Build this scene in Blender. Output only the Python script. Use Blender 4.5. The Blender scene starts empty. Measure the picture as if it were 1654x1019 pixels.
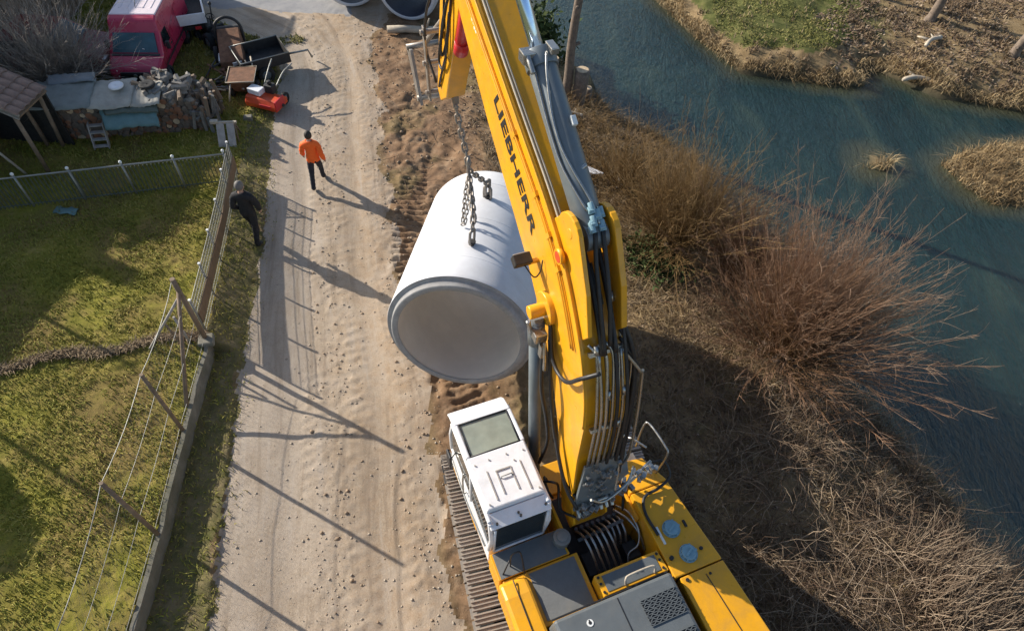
import bpy, bmesh, math, random
import numpy as np
from mathutils import Vector, Matrix
random.seed(7); RNG = np.random.default_rng(7)
S = bpy.context.scene
COL = S.collection
R = math.radians

# ------------------------------------------------------------------ camera
CAM_H = 12.8; FPX = 1050.0
def make_camera():
    d0, d1 = 765.0 - 827.0, 1330.0 - 509.5          # where straight-down falls, relative to the picture centre
    n = Vector((d0, d1, FPX)).normalized()
    fw = (Vector((0, 0, 1)) - n * n.z).normalized()
    up = -n; rt = fw.cross(up)
    def w(v): return Vector((rt.dot(v), fw.dot(v), up.dot(v)))
    ax, ay, az = w(Vector((1, 0, 0))), w(Vector((0, -1, 0))), w(Vector((0, 0, -1)))
    cd = bpy.data.cameras.new('camera'); cd.sensor_width = 36; cd.lens = FPX / 1654 * 36
    cd.clip_start = 0.1; cd.clip_end = 2000
    o = bpy.data.objects.new('camera', cd); COL.objects.link(o)
    m = Matrix(((ax.x, ay.x, az.x, 0), (ax.y, ay.y, az.y, 0), (ax.z, ay.z, az.z, CAM_H), (0, 0, 0, 1)))
    o.matrix_world = m; S.camera = o
make_camera()
# ------------------------------------------------------------------ light
SUN_EL, SUN_AZ = 25.0, -24.5                          # elevation; direction the light travels in plan
SUN_D = Vector((math.cos(R(SUN_AZ)) * math.cos(R(SUN_EL)), math.sin(R(SUN_AZ)) * math.cos(R(SUN_EL)), -math.sin(R(SUN_EL))))
wd = bpy.data.worlds.new('World'); S.world = wd; wd.use_nodes = True
sk = wd.node_tree.nodes.new('ShaderNodeTexSky'); sk.sky_type = 'NISHITA'; sk.sun_disc = False
sk.sun_elevation = R(SUN_EL); sk.sun_rotation = math.atan2(-SUN_D.x, -SUN_D.y)
bgn = wd.node_tree.nodes['Background']; bgn.inputs['Strength'].default_value = 0.108
wd.node_tree.links.new(sk.outputs[0], bgn.inputs['Color'])
sl = bpy.data.lights.new('sun', 'SUN'); sl.energy = 5.0; sl.angle = R(0.55); sl.color = (1.0, 0.925, 0.81)
so = bpy.data.objects.new('sun', sl); COL.objects.link(so)
so.rotation_euler = SUN_D.to_track_quat('-Z', 'Y').to_euler(); so.location = (-30, 15, 30)
S.view_settings.view_transform = 'Standard'; S.view_settings.look = 'None'
S.view_settings.exposure = 0.58; S.view_settings.gamma = 1; S.view_settings.use_curve_mapping = False
S.cycles.max_bounces = 6

# ------------------------------------------------------------------ materials
def nodes(name):
    m = bpy.data.materials.new(name); m.use_nodes = True
    nt = m.node_tree; return m, nt, nt.nodes, nt.links, nt.nodes['Principled BSDF']
def noise(N, L, scale, detail=5, rough=0.6, coord=None, dist=0.0):
    n = N.new('ShaderNodeTexNoise'); n.inputs['Scale'].default_value = scale
    n.inputs['Detail'].default_value = detail; n.inputs['Roughness'].default_value = rough
    n.inputs['Distortion'].default_value = dist
    if coord is not None: L.new(coord, n.inputs['Vector'])
    return n.outputs['Fac']
def ramp(N, L, fac, stops):
    r = N.new('ShaderNodeValToRGB'); e = r.color_ramp.elements
    while len(e) < len(stops): e.new(0.5)
    for k, (p, c) in enumerate(stops):
        e[k].position = p; e[k].color = (c, c, c, 1) if isinstance(c, (int, float)) else (*c, 1)
    L.new(fac, r.inputs['Fac']); return r.outputs['Color']
def mix(N, L, fac, a, b, mode='MIX'):
    m = N.new('ShaderNodeMix'); m.data_type = 'RGBA'; m.blend_type = mode
    for sock, val in ((m.inputs[0], fac), (m.inputs[6], a), (m.inputs[7], b)):
        if isinstance(val, (int, float)): sock.default_value = val
        elif isinstance(val, tuple): sock.default_value = (*val, 1)
        else: L.new(val, sock)
    return m.outputs[2]
def bump(N, L, P, h, strength, dist=0.02):
    b = N.new('ShaderNodeBump'); b.inputs['Strength'].default_value = strength; b.inputs['Distance'].default_value = dist
    L.new(h, b.inputs['Height']); L.new(b.outputs[0], P.inputs['Normal'])
def attr(N, name):
    a = N.new('ShaderNodeAttribute'); a.attribute_name = name; return a
def objco(N): return N.new('ShaderNodeTexCoord').outputs['Object']
def simple(name, col, rough=0.5, metal=0.0, var=0.12, scale=6.0, dirt=0.0, dirtcol=(0.16, 0.12, 0.08), bmp=0.0, coat=0.0, spec=0.5):
    m, nt, N, L, P = nodes(name); co = objco(N)
    f = noise(N, L, scale, 6, 0.65, co)
    lo = tuple(max(0, c * (1 - var)) for c in col); hi = tuple(min(1, c * (1 + var)) for c in col)
    c = ramp(N, L, f, [(0.3, lo), (0.7, hi)])
    if dirt > 0:
        f2 = noise(N, L, scale * 0.45, 8, 0.75, co, 0.6)
        k = ramp(N, L, f2, [(0.62 - dirt * 0.35, 0.0), (0.8, min(1, dirt * 1.3))])
        c = mix(N, L, k, c, dirtcol)
    L.new(c, P.inputs['Base Color'])
    rr = ramp(N, L, noise(N, L, scale * 2.3, 4, 0.6, co), [(0.3, max(0.03, rough - 0.1)), (0.7, min(1, rough + 0.12))])
    L.new(rr, P.inputs['Roughness'])
    P.inputs['Metallic'].default_value = metal; P.inputs['Coat Weight'].default_value = coat
    P.inputs['Specular IOR Level'].default_value = spec
    if bmp: bump(N, L, P, noise(N, L, scale * 5, 6, 0.7, co), bmp, 0.01)
    return m
def tinted(name, c0, c1, c2, rough=0.8, trans=0.0):
    """vegetation: per-blade 'tint' picks the colour between three kinds"""
    m, nt, N, L, P = nodes(name)
    t = attr(N, 'tint').outputs['Fac']
    c = ramp(N, L, t, [(0.0, c0), (0.5, c1), (1.0, c2)])
    L.new(c, P.inputs['Base Color']); P.inputs['Roughness'].default_value = rough
    P.inputs['Specular IOR Level'].default_value = 0.2
    return m

M = {}
M['yellow'] = simple('yellow_paint', (0.76, 0.355, 0.010), 0.36, var=0.06, scale=3, dirt=0.5, dirtcol=(0.34, 0.20, 0.07), coat=0.05, bmp=0.04)
M['grey_paint'] = simple('grey_paint', (0.105, 0.118, 0.125), 0.55, var=0.1, scale=4, dirt=0.3, dirtcol=(0.17, 0.15, 0.12))
M['steel_paint'] = simple('steel_grey_paint', (0.16, 0.185, 0.20), 0.4, 0.2, var=0.1, scale=3, dirt=0.25)
M['white'] = simple('white_paint', (0.76, 0.76, 0.78), 0.35, var=0.05, scale=4, dirt=0.42, dirtcol=(0.45, 0.42, 0.38))
M['black'] = simple('black_rubber', (0.018, 0.018, 0.02), 0.5, var=0.3, scale=8, dirt=0.1)
M['dark'] = simple('dark_metal', (0.035, 0.034, 0.034), 0.6, 0.3, var=0.3, scale=7, dirt=0.35, dirtcol=(0.09, 0.06, 0.04))
M['silver'] = simple('zinc_pipe', (0.40, 0.40, 0.385), 0.32, 0.85, var=0.1, scale=9, dirt=0.15)
M['chrome'] = simple('chrome_rod', (0.50, 0.64, 0.84), 0.16, 0.9, var=0.03)  # blue sky reflection is tinted into the base colour
M['steel'] = simple('worn_steel', (0.30, 0.27, 0.24), 0.5, 0.6, var=0.2, scale=5, dirt=0.5, dirtcol=(0.17, 0.11, 0.07), bmp=0.2)
M['track'] = simple('track_steel', (0.33, 0.29, 0.25), 0.6, 0.25, var=0.2, scale=6, dirt=0.4, dirtcol=(0.26, 0.19, 0.12), bmp=0.25)
M['red'] = simple('red_paint', (0.55, 0.03, 0.035), 0.4, var=0.1, dirt=0.1)
M['bluecap'] = simple('blue_grey_cap', (0.22, 0.36, 0.42), 0.4, var=0.1, dirt=0.2)
M['rubbermat'] = simple('nonslip_sheet', (0.15, 0.155, 0.155), 0.7, var=0.12, scale=5, dirt=0.45, dirtcol=(0.20, 0.18, 0.15), bmp=0.3)
M['bore'] = simple('pipe_bore_concrete', (0.66, 0.60, 0.53), 0.8, var=0.08, scale=1.2, dirt=0.3, dirtcol=(0.45, 0.41, 0.36), bmp=0.15)  # warm bounce from the road is put into the bore colour
M['concrete'] = simple('pipe_concrete', (0.60, 0.61, 0.64), 0.75, var=0.09, scale=1.3, dirt=0.5, dirtcol=(0.42, 0.41, 0.40), bmp=0.12)
M['concrete_rim'] = simple('pipe_rim_concrete', (0.33, 0.325, 0.32), 0.9, var=0.2, scale=6, dirt=0.55, dirtcol=(0.27, 0.26, 0.25), bmp=0.3)
M['kerb'] = simple('old_concrete', (0.23, 0.21, 0.18), 0.9, var=0.35, scale=3, dirt=0.9, dirtcol=(0.11, 0.11, 0.06), bmp=0.5)
M['wood'] = simple('weathered_wood', (0.20, 0.145, 0.10), 0.85, var=0.3, scale=4, dirt=0.3, dirtcol=(0.09, 0.07, 0.05), bmp=0.3)
M['splitwood'] = simple('split_firewood', (0.20, 0.185, 0.165), 0.9, var=0.45, scale=5, dirt=0.3, bmp=0.3)
M['greywood'] = simple('grey_wood', (0.36, 0.33, 0.30), 0.85, var=0.25, scale=5, dirt=0.2, bmp=0.3)
M['brownboard'] = simple('brown_board', (0.19, 0.125, 0.075), 0.7, var=0.15, scale=3, dirt=0.2, bmp=0.15)
M['galv'] = simple('galvanised_steel', (0.27, 0.275, 0.26), 0.5, 0.5, var=0.15, scale=5, dirt=0.2)
M['greenmetal'] = simple('green_grey_metal', (0.085, 0.105, 0.085), 0.5, 0.1, var=0.2, dirt=0.2)
M['bark'] = simple('bark', (0.17, 0.13, 0.10), 0.9, var=0.4, scale=8, dirt=0.3, dirtcol=(0.08, 0.09, 0.05), bmp=0.6)
M['cutwood2'] = simple('grey_cut_wood', (0.13, 0.105, 0.085), 0.85, var=0.35, scale=7, bmp=0.4)
M['cutwood3'] = simple('reddish_cut_wood', (0.22, 0.105, 0.06), 0.85, var=0.3, scale=7, bmp=0.4)
M['cutwood'] = simple('cut_wood', (0.50, 0.38, 0.25), 0.8, var=0.2, scale=9)
M['palewood'] = simple('pale_driftwood', (0.42, 0.36, 0.28), 0.85, var=0.2, scale=5, bmp=0.3)
M['roof'] = simple('old_roof_tile', (0.25, 0.165, 0.13), 0.85, var=0.4, scale=3, dirt=0.5, dirtcol=(0.14, 0.13, 0.10), bmp=0.3)
M['plaster'] = simple('house_plaster', (0.55, 0.50, 0.42), 0.9, var=0.08, scale=2, dirt=0.2)
M['sheet'] = simple('grey_roofing_sheet', (0.18, 0.20, 0.19), 0.6, var=0.2, scale=3, dirt=0.4, dirtcol=(0.16, 0.16, 0.11), bmp=0.2)
M['sheet2'] = simple('sand_roofing_sheet', (0.36, 0.34, 0.29), 0.7, var=0.2, scale=3, dirt=0.4, bmp=0.2)
M['teal'] = simple('teal_tarpaulin', (0.11, 0.20, 0.20), 0.5, var=0.2, scale=4, dirt=0.25, bmp=0.3)
M['vanred'] = simple('van_red', (0.43, 0.026, 0.07), 0.32, var=0.06, scale=2, dirt=0.1, coat=0.3)
M['van_roof_sheen'] = simple('pale_roof_sheen', (0.72, 0.62, 0.64), 0.4, var=0.05, scale=2, dirt=0.15)  # roof is body red; its overexposed sheen is painted as a pale colour
M['carred'] = simple('car_red', (0.25, 0.012, 0.015), 0.3, var=0.08, coat=0.3)
M['plastic'] = simple('black_plastic', (0.025, 0.025, 0.028), 0.5, var=0.15)
M['tyre'] = simple('tyre', (0.02, 0.02, 0.02), 0.85, var=0.2, dirt=0.3)
M['rust'] = simple('rusty_iron', (0.18, 0.085, 0.045), 0.85, 0.1, var=0.4, scale=7, dirt=0.4, dirtcol=(0.09, 0.06, 0.05), bmp=0.3)
M['orange'] = simple('orange_red_paint', (0.62, 0.075, 0.02), 0.45, var=0.15, dirt=0.2)
M['skin'] = simple('skin', (0.45, 0.27, 0.19), 0.6, var=0.05, scale=20)
M['hivis'] = simple('orange_hi_vis_cloth', (0.95, 0.14, 0.015), 0.75, var=0.1, scale=12, bmp=0.3)
M['navy'] = simple('dark_navy_cloth', (0.018, 0.02, 0.03), 0.85, var=0.25, scale=10, bmp=0.3)
M['blackcloth'] = simple('black_cloth', (0.012, 0.012, 0.014), 0.85, var=0.3, scale=10, bmp=0.3)
M['hair'] = simple('dark_hair', (0.025, 0.018, 0.014), 0.7, var=0.3, scale=30)
M['greyhair'] = simple('light_grey_hair', (0.14, 0.13, 0.12), 0.7, var=0.2, scale=30)
M['lamp'] = simple('lamp_lens', (0.75, 0.75, 0.72), 0.15, var=0.05)
M['plate'] = simple('white_plate', (0.75, 0.75, 0.72), 0.5, var=0.03)
M['bore_gloom'] = simple('bore_gloom_blue', (0.03, 0.035, 0.07), 0.45, var=0.2)  # gloom inside the stored concrete pipes, put into the bore colour
M['clod'] = simple('earth_clod', (0.31, 0.225, 0.15), 0.95, var=0.3, scale=8, bmp=0.5)
M['stone'] = simple('pale_gravel', (0.38, 0.32, 0.25), 0.9, var=0.3, scale=0.9)
def glass(name, col, rough=0.06):
    m, nt, N, L, P = nodes(name)
    f = noise(N, L, 2.5, 4, 0.6, objco(N))
    L.new(ramp(N, L, f, [(0.3, tuple(c * 0.75 for c in col)), (0.7, tuple(min(1, c * 1.2) for c in col))]), P.inputs['Base Color'])
    P.inputs['Roughness'].default_value = rough; P.inputs['Specular IOR Level'].default_value = 0.8
    return m
M['skyglass'] = glass('roof_window_glass', (0.26, 0.29, 0.24), 0.22)
M['darkglass'] = glass('tinted_glass', (0.012, 0.017, 0.019), 0.05)
M['windscreen'] = glass('windscreen_glass', (0.03, 0.085, 0.105), 0.08)

# ------------------------------------------------------------------ mesh helpers
class MB:
    def __init__(s): s.v = []; s.f = []; s.sm = []
    def add(s, vs, fs, smooth=False, mat=None):
        b = len(s.v)
        for p in vs:
            p = Vector(p)
            s.v.append(tuple(mat @ p) if mat is not None else tuple(p))
        for f in fs: s.f.append(tuple(i + b for i in f)); s.sm.append(smooth)
        return s
    def box(s, c, sz, rot=None, taper=1.0):
        x, y, z = sz[0] / 2, sz[1] / 2, sz[2] / 2; t = taper
        vs = [(-x, -y, -z), (x, -y, -z), (x, y, -z), (-x, y, -z), (-x * t, -y * t, z), (x * t, -y * t, z), (x * t, y * t, z), (-x * t, y * t, z)]
        m = Matrix.Translation(Vector(c))
        if rot is not None: m = m @ (rot.to_4x4() if hasattr(rot, 'to_4x4') else Matrix.Rotation(rot, 4, 'Z'))
        return s.add(vs, [(3, 2, 1, 0), (4, 5, 6, 7), (0, 1, 5, 4), (1, 2, 6, 5), (2, 3, 7, 6), (3, 0, 4, 7)], False, m)
    def hexa(s, b, t):
        return s.add(list(b) + list(t), [(3, 2, 1, 0), (4, 5, 6, 7), (0, 1, 5, 4), (1, 2, 6, 5), (2, 3, 7, 6), (3, 0, 4, 7)])
    def prism(s, prof, x0, x1):
        """profile in (y, z), extruded along x"""
        n = len(prof)
        vs = [(x0, y, z) for y, z in prof] + [(x1, y, z) for y, z in prof]
        fs = [tuple(range(n)), tuple(range(2 * n - 1, n - 1, -1))]
        fs += [((i + 1) % n, i, n + i, n + (i + 1) % n) for i in range(n)]
        return s.add(vs, fs)
    def cyl(s, p0, p1, r0, r1=None, n=16, caps=True):
        r1 = r0 if r1 is None else r1
        return s.tube([p0, p1], [r0, r1], n, caps)
    def tube(s, pts, r, n=8, caps=True, smooth=True):
        pts = [Vector(p) for p in pts]; k = len(pts)
        rs = r if isinstance(r, (list, tuple)) else [r] * k
        vs = []; prev = None
        for i, p in enumerate(pts):
            d = (pts[min(i + 1, k - 1)] - pts[max(i - 1, 0)]).normalized()
            if prev is None:
                a = Vector((0, 0, 1)) if abs(d.z) < 0.9 else Vector((1, 0, 0))
                u = d.cross(a).normalized()
            else:
                u = (prev - d * prev.dot(d)).normalized()
            prev = u; w = d.cross(u)
            for j in range(n):
                t = 2 * math.pi * j / n
                vs.append(p + (u * math.cos(t) + w * math.sin(t)) * rs[i])
        fs = [(i * n + j, i * n + (j + 1) % n, (i + 1) * n + (j + 1) % n, (i + 1) * n + j) for i in range(k - 1) for j in range(n)]
        s.add(vs, fs, smooth)
        if caps:
            b = len(s.v) - len(vs)
            s.f.append(tuple(b + j for j in range(n - 1, -1, -1))); s.sm.append(False)
            s.f.append(tuple(b + (k - 1) * n + j for j in range(n))); s.sm.append(False)
        return s
    def lathe(s, prof, origin, axis, n=48, close=False):
        """profile of (distance along axis, radius)"""
        ax = Vector(axis).normalized(); o = Vector(origin)
        u = ax.cross(Vector((0, 0, 1)) if abs(ax.z) < 0.9 else Vector((1, 0, 0))).normalized(); w = ax.cross(u)
        vs = []
        for (a, r) in prof:
            for j in range(n):
                t = 2 * math.pi * j / n
                vs.append(o + ax * a + (u * math.cos(t) + w * math.sin(t)) * r)
        k = len(prof)
        fs = []
        for i in range(k if close else k - 1):
            i2 = (i + 1) % k
            fs += [(i * n + j, i * n + (j + 1) % n, i2 * n + (j + 1) % n, i2 * n + j) for j in range(n)]
        return s.add(vs, fs, True)
    def sphere(s, c, r, seg=12, rings=8, sc=(1, 1, 1), rot=None):
        vs = []; c = Vector(c)
        for i in range(rings + 1):
            ph = math.pi * i / rings
            for j in range(seg):
                t = 2 * math.pi * j / seg
                p = Vector((math.sin(ph) * math.cos(t) * sc[0], math.sin(ph) * math.sin(t) * sc[1], math.cos(ph) * sc[2])) * r
                if rot is not None: p = rot @ p
                vs.append(c + p)
        fs = [(i * seg + j, (i + 1) * seg + j, (i + 1) * seg + (j + 1) % seg, i * seg + (j + 1) % seg) for i in range(rings) for j in range(seg)]
        return s.add(vs, fs, True)
    def mesh(s, name):
        me = bpy.data.meshes.new(name); me.from_pydata(s.v, [], s.f)
        me.polygons.foreach_set('use_smooth', s.sm)
        bm = bmesh.new(); bm.from_mesh(me); bmesh.ops.recalc_face_normals(bm, faces=bm.faces); bm.to_mesh(me); bm.free()
        return me
def link(name, me, m, parent=None, bev=0.0):
    if m is not None and not me.materials: me.materials.append(M[m] if isinstance(m, str) else m)
    o = bpy.data.objects.new(name, me); COL.objects.link(o)
    if parent is not None: o.parent = parent
    if bev:
        b = o.modifiers.new('bevel', 'BEVEL'); b.width = bev; b.segments = 2; b.limit_method = 'ANGLE'; b.angle_limit = R(40)
    return o
def obj(name, mb, m, parent=None, bev=0.0): return link(name, mb.mesh(name), m, parent, bev)
def tag(o, label, cat, group=None):
    o['label'] = label; o['category'] = cat
    if group: o['group'] = group
    return o
def thing(name, label, cat, loc=(0, 0, 0), rz=0.0, group=None):
    o = bpy.data.objects.new(name, None); COL.objects.link(o); o.empty_display_size = 0.3
    o.location = loc; o.rotation_euler = (0, 0, rz)
    return tag(o, label, cat, group)
def structure(o): o['kind'] = 'structure'; return o
def stuff(o): o['kind'] = 'stuff'; return o
def copy_to(o, parent=None, loc=None, rot=None):
    c = o.copy(); COL.objects.link(c)
    if parent is not None: c.parent = parent
    if loc is not None: c.location = loc
    if rot is not None: c.rotation_euler = rot
    return c
def smooth_path(pts, k=6):
    """Catmull-Rom through the points"""
    P = [Vector(p) for p in pts]; P = [P[0] * 2 - P[1]] + P + [P[-1] * 2 - P[-2]]
    out = []
    for i in range(1, len(P) - 2):
        a, b, c, d = P[i - 1], P[i], P[i + 1], P[i + 2]
        for j in range(k):
            t = j / k
            out.append(0.5 * ((2 * b) + (c - a) * t + (2 * a - 5 * b + 4 * c - d) * t * t + (3 * b - a - 3 * c + d) * t ** 3))
    out.append(P[-2]); return out
def npmesh(name, V, T, m, attrs=None, smooth=False):
    """fast mesh from arrays; T is (n,3) or (n,4)"""
    me = bpy.data.meshes.new(name); V = np.asarray(V, np.float32); T = np.asarray(T, np.int32)
    k = T.shape[1]
    me.vertices.add(len(V)); me.vertices.foreach_set('co', V.ravel())
    me.loops.add(T.size); me.loops.foreach_set('vertex_index', T.ravel())
    me.polygons.add(len(T)); me.polygons.foreach_set('loop_start', np.arange(0, T.size, k, dtype=np.int32))
    if smooth: me.polygons.foreach_set('use_smooth', np.ones(len(T), bool))
    for nm, a in (attrs or {}).items():
        at = me.attributes.new(nm, 'FLOAT', 'POINT'); at.data.foreach_set('value', np.asarray(a, np.float32))
    me.update(calc_edges=True); me.validate()
    me.materials.append(M[m] if isinstance(m, str) else m)
    return me

# ------------------------------------------------------------------ numpy noise
def _hash(ix, iy, seed):
    h = (ix.astype(np.int64) * 374761393 + iy.astype(np.int64) * 668265263 + seed * 1274126177) & 0xffffffff
    h = ((h ^ (h >> 13)) * 1274126177) & 0xffffffff
    return ((h ^ (h >> 16)) & 0xffff) / 65535.0
def vnoise(x, y, seed=0):
    x = np.asarray(x, float); y = np.asarray(y, float)
    ix = np.floor(x); iy = np.floor(y); fx = x - ix; fy = y - iy
    fx = fx * fx * (3 - 2 * fx); fy = fy * fy * (3 - 2 * fy)
    a = _hash(ix, iy, seed); b = _hash(ix + 1, iy, seed); c = _hash(ix, iy + 1, seed); d = _hash(ix + 1, iy + 1, seed)
    return (a * (1 - fx) + b * fx) * (1 - fy) + (c * (1 - fx) + d * fx) * fy
def fbm(x, y, seed=0, oct=4):
    s = 0; a = 0.5; f = 1.0
    for o in range(oct): s = s + a * vnoise(x * f, y * f, seed + o * 17); a *= 0.5; f *= 2.03
    return s
def sstep(a, b, x):
    t = np.clip((x - a) / (b - a), 0, 1); return t * t * (3 - 2 * t)
def inpoly(x, y, poly):
    r = np.zeros(np.shape(x), bool); n = len(poly)
    for i in range(n):
        x0, y0 = poly[i]; x1, y1 = poly[(i + 1) % n]
        if y0 == y1: continue
        c = ((y0 > y) != (y1 > y)) & (x < (x1 - x0) * (y - y0) / (y1 - y0) + x0)
        r ^= c
    return r
def polydist(x, y, line):
    d = np.full(np.shape(x), 1e9)
    for (x0, y0), (x1, y1) in zip(line[:-1], line[1:]):
        dx, dy = x1 - x0, y1 - y0
        t = np.clip(((x - x0) * dx + (y - y0) * dy) / (dx * dx + dy * dy), 0, 1)
        d = np.minimum(d, np.hypot(x - x0 - t * dx, y - y0 - t * dy))
    return d

# ------------------------------------------------------------------ terrain
WATER_Z = -1.5
NEAR = [(14, -400), (12.8, -10), (11.7, 2), (11.0, 5.5), (10.3, 7.0), (9.7, 8.4), (8.9, 10.2), (8.1, 12.2), (7.2, 14.6), (6.6, 17.2),
        (5.2, 19.3), (3.1, 21.0), (2.3, 23.2), (0.3, 26.2), (-0.4, 29.3), (-3, 40), (-10, 400)]
FAR = [(-4, 400), (1, 45), (5.4, 30.2), (6.9, 27.1), (8.4, 24.6), (10.3, 24.35), (11.8, 24.1), (13.4, 24.2), (13.9, 25.4), (14.6, 25.3),
       (16.4, 23.9), (17.4, 23.7), (19.5, 23.25), (24, 21), (27, 5), (29, -400)]
ISL1 = [(14.9, 19.5), (15.4, 18.2), (15.9, 17.5), (17.2, 17.6), (19.5, 18.2), (20.5, 20), (19, 21.3), (16.4, 20.6)]
ISL2 = [(12.0, 19.0), (12.6, 18.8), (13.1, 19.3), (12.4, 19.8)]
KX = ([-60, 0, 2.2, 3.9, 6.05, 8.2, 8.5, 14.4, 15.5, 18, 20, 60], [-5.6, -5.9, -6.11, -6.3, -6.63, -6.9, -7.0, -8.2, -8.5, -8.9, -9.1, -9.3])
RL = ([-60, -10, 2.41, 4.89, 7.16, 8.85, 12.84, 15.47, 17.95, 19.73, 21.3, 22.6, 23.8, 25.5, 60], [-4.0, -4.3, -4.98, -5.47, -6.02, -6.34, -6.99, -7.72, -8.29, -8.48, -9.2, -11.5, -15, -24, -60])
RR = ([-60, -10, 3, 4, 6, 7.54, 11.4, 14.5, 19.07, 22, 26, 60], [2, 1.0, -0.6, -0.92, -1.3, -1.64, -3.13, -3.93, -5.06, -5.9, -5.2, -4])
BELT = [(0.6, 4.6), (-0.8, 7.5), (-2.3, 10.3), (-2.95, 11.8), (-3.15, 14.8), (-3.9, 18.5)]
def shore(x, y):
    """signed distance to the river edge, land positive"""
    d = np.minimum(polydist(x, y, NEAR), polydist(x, y, FAR))
    for I in (ISL1, ISL2): d = np.minimum(d, polydist(x, y, I + I[:1]))
    near = inpoly(x, y, NEAR + [(-500, 400), (-500, -400)]); far = inpoly(x, y, FAR + [(500, -400), (500, 400)])
    isl = inpoly(x, y, ISL1) | inpoly(x, y, ISL2)
    return np.where(near | far | isl, d, -d), near, far, isl
def alongbelt(x, y):
    best = np.full(np.shape(x), 9.0); sb = np.zeros(np.shape(x)); acc = 0
    for (x0, y0), (x1, y1) in zip(BELT[:-1], BELT[1:]):
        dx, dy = x1 - x0, y1 - y0; l = math.hypot(dx, dy)
        t = ((x - x0) * dx + (y - y0) * dy) / (l * l); tc = np.clip(t, 0, 1)
        d = np.hypot(x - x0 - tc * dx, y - y0 - tc * dy); k = d < best
        best = np.where(k, d, best); sb = np.where(k, acc + tc * l, sb); acc += l
    return best, sb
def terrain(x, y, full=False):
    x = np.asarray(x, float); y = np.asarray(y, float)
    jx = x + (fbm(x * 0.9, y * 0.9, 91, 3) - 0.45) * 0.9; jy = y + (fbm(x * 0.9, y * 0.9, 55, 3) - 0.45) * 0.9
    d, near, far, isl = shore(jx, jy)
    z = np.interp(d, [-4, -0.7, 0, 0.35, 1.2, 3.0, 4.4], [-2.8, -1.95, -1.52, -1.2, -0.85, -0.12, 0.0])
    z = np.where(far, np.interp(d, [0, 0.5, 1.5, 5, 60], [-1.52, -1.05, -0.75, -0.5, 0.3]), z)
    z = np.where(isl, np.interp(d, [0, 0.4, 1.5], [-1.52, -1.36, -1.2]), z)
    kx = np.interp(y, *KX); rl = np.interp(y, *RL); rr = np.interp(y, *RR)
    rlj = rl + (fbm(x * 1.6, y * 1.6, 5, 4) - 0.47) * 0.55
    u = (x - rl) / (rr - rl)
    lawnz = np.interp(y, [-60, 8.2, 9.6, 12, 60], [0.42, 0.42, 0.30, 0.14, 0.08])
    vz = np.where(y < 8.35, 0.05, lawnz * np.clip(1 - (x - kx) / np.maximum(0.2, rl - kx), 0, 1))
    left = x < rl
    z = np.where(left, np.where(x < kx, lawnz, vz), z)
    n1 = fbm(x * 3.1, y * 3.1, 1, 5); n2 = fbm(x * 11, y * 11, 2, 4); n3 = fbm(x * 0.8, y * 0.8, 3, 4)
    z = z + np.where(left, (n1 - 0.47) * 0.11 + (n2 - 0.47) * 0.05, 0)
    # road relief: ruts along it, a lumpy crown, loose edges
    onroad = (~left) & (x < rr + 0.4) & near
    rg = np.exp(-((u - 0.52 - 0.05 * (n3 - .45)) / 0.09) ** 2) + 0.7 * np.exp(-((u - 0.9) / 0.1) ** 2) + 0.5 * np.exp(-((u - 0.03) / 0.05) ** 2)
    rz = (n2 - 0.45) * (0.010 + 0.05 * np.clip(rg, 0, 1)) + (n1 - 0.45) * 0.014 - 0.035 * np.exp(-((u - 0.3) / 0.09) ** 2) - 0.03 * np.exp(-((u - 0.72) / 0.08) ** 2)
    z = z + np.where(onroad, rz, 0)
    # wheel-tread imprints, a staggered chevron row
    for uc in (0.40, 0.63, 0.86):
        ph = y / 0.26 + np.where(u > uc, 0.5, 0.0) + np.abs(u - uc) * 4
        z = z + np.where(onroad & (np.abs(u - uc) < 0.055), 0.017 * sstep(0.0, 0.5, np.sin(ph * 2 * np.pi)) * sstep(0.38, 0.6, n3), 0)
    # digger-track imprints
    bd, bs = alongbelt(x, y)
    wob = (fbm(x * 2, y * 2, 77, 3) - 0.47) * 0.12
    bar = sstep(-0.15, 0.5, np.sin((bs + wob) / 0.21 * 2 * np.pi))
    inb = sstep(0.40, 0.33, bd) * sstep(0.32, 0.52, fbm(x * 0.9, y * 0.9, 44, 3) + 0.05 + 0.3 * sstep(10.4, 11.2, y) * sstep(15.5, 14.5, y))
    z = z + np.where(near, (bar * 0.075 - 0.055) * inb + (n1 - .45) * .12 * sstep(.8, .4, bd) * (1 - inb), 0)
    mudk = sstep(-0.3, 0.2, x - rr) * sstep(4.6, 2.4, x - rr) * near * (y > -20) * sstep(8.2, 10.5, y + 0.3 * x) 
    mudk = np.maximum(mudk, sstep(-0.3, 0.2, x - rr) * sstep(2.6, 1.3, x - rr) * near)
    wild = near & (~left) & (x > rr)
    z = z + np.where(wild, (n3 - 0.47) * 0.28 * sstep(0.0, 1.5, x - rr) + (n1 - 0.46) * 0.16 + (n2 - 0.46) * 0.05, 0)
    z = z + np.where(far | isl, (n3 - 0.47) * 0.25 + (n1 - 0.46) * 0.15 * sstep(0, 1, d), 0)
    if not full: return z
    kind = np.zeros(np.shape(x), int)                        # 0 ground
    kind[(~left) & near & (x < rr + (fbm(x * 1.2, y * 1.2, 8, 4) - 0.47) * 0.9)] = 1   # road
    kind[x < rlj] = 3                                         # verge
    kind[(x < kx) & (x < rlj)] = 2                            # lawn
    kind[(y > 23.9 + (fbm(x, y, 31, 3) - .45) * 0.8) & (x < -7.0 - (y - 24) * 0.2) & near] = 5  # paved yard
    kind[far | isl] = 4
    kind[d < 0.12] = 0
    grn = sstep(0.40, 0.56, fbm(x * 0.55, y * 0.55, 21, 4)) * np.where(far, sstep(0.8, 2.2, d) * sstep(16.5, 13.0, x), 0.35 * sstep(.42, .6, fbm(x * .8, y * .8, 71, 3)))
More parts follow.
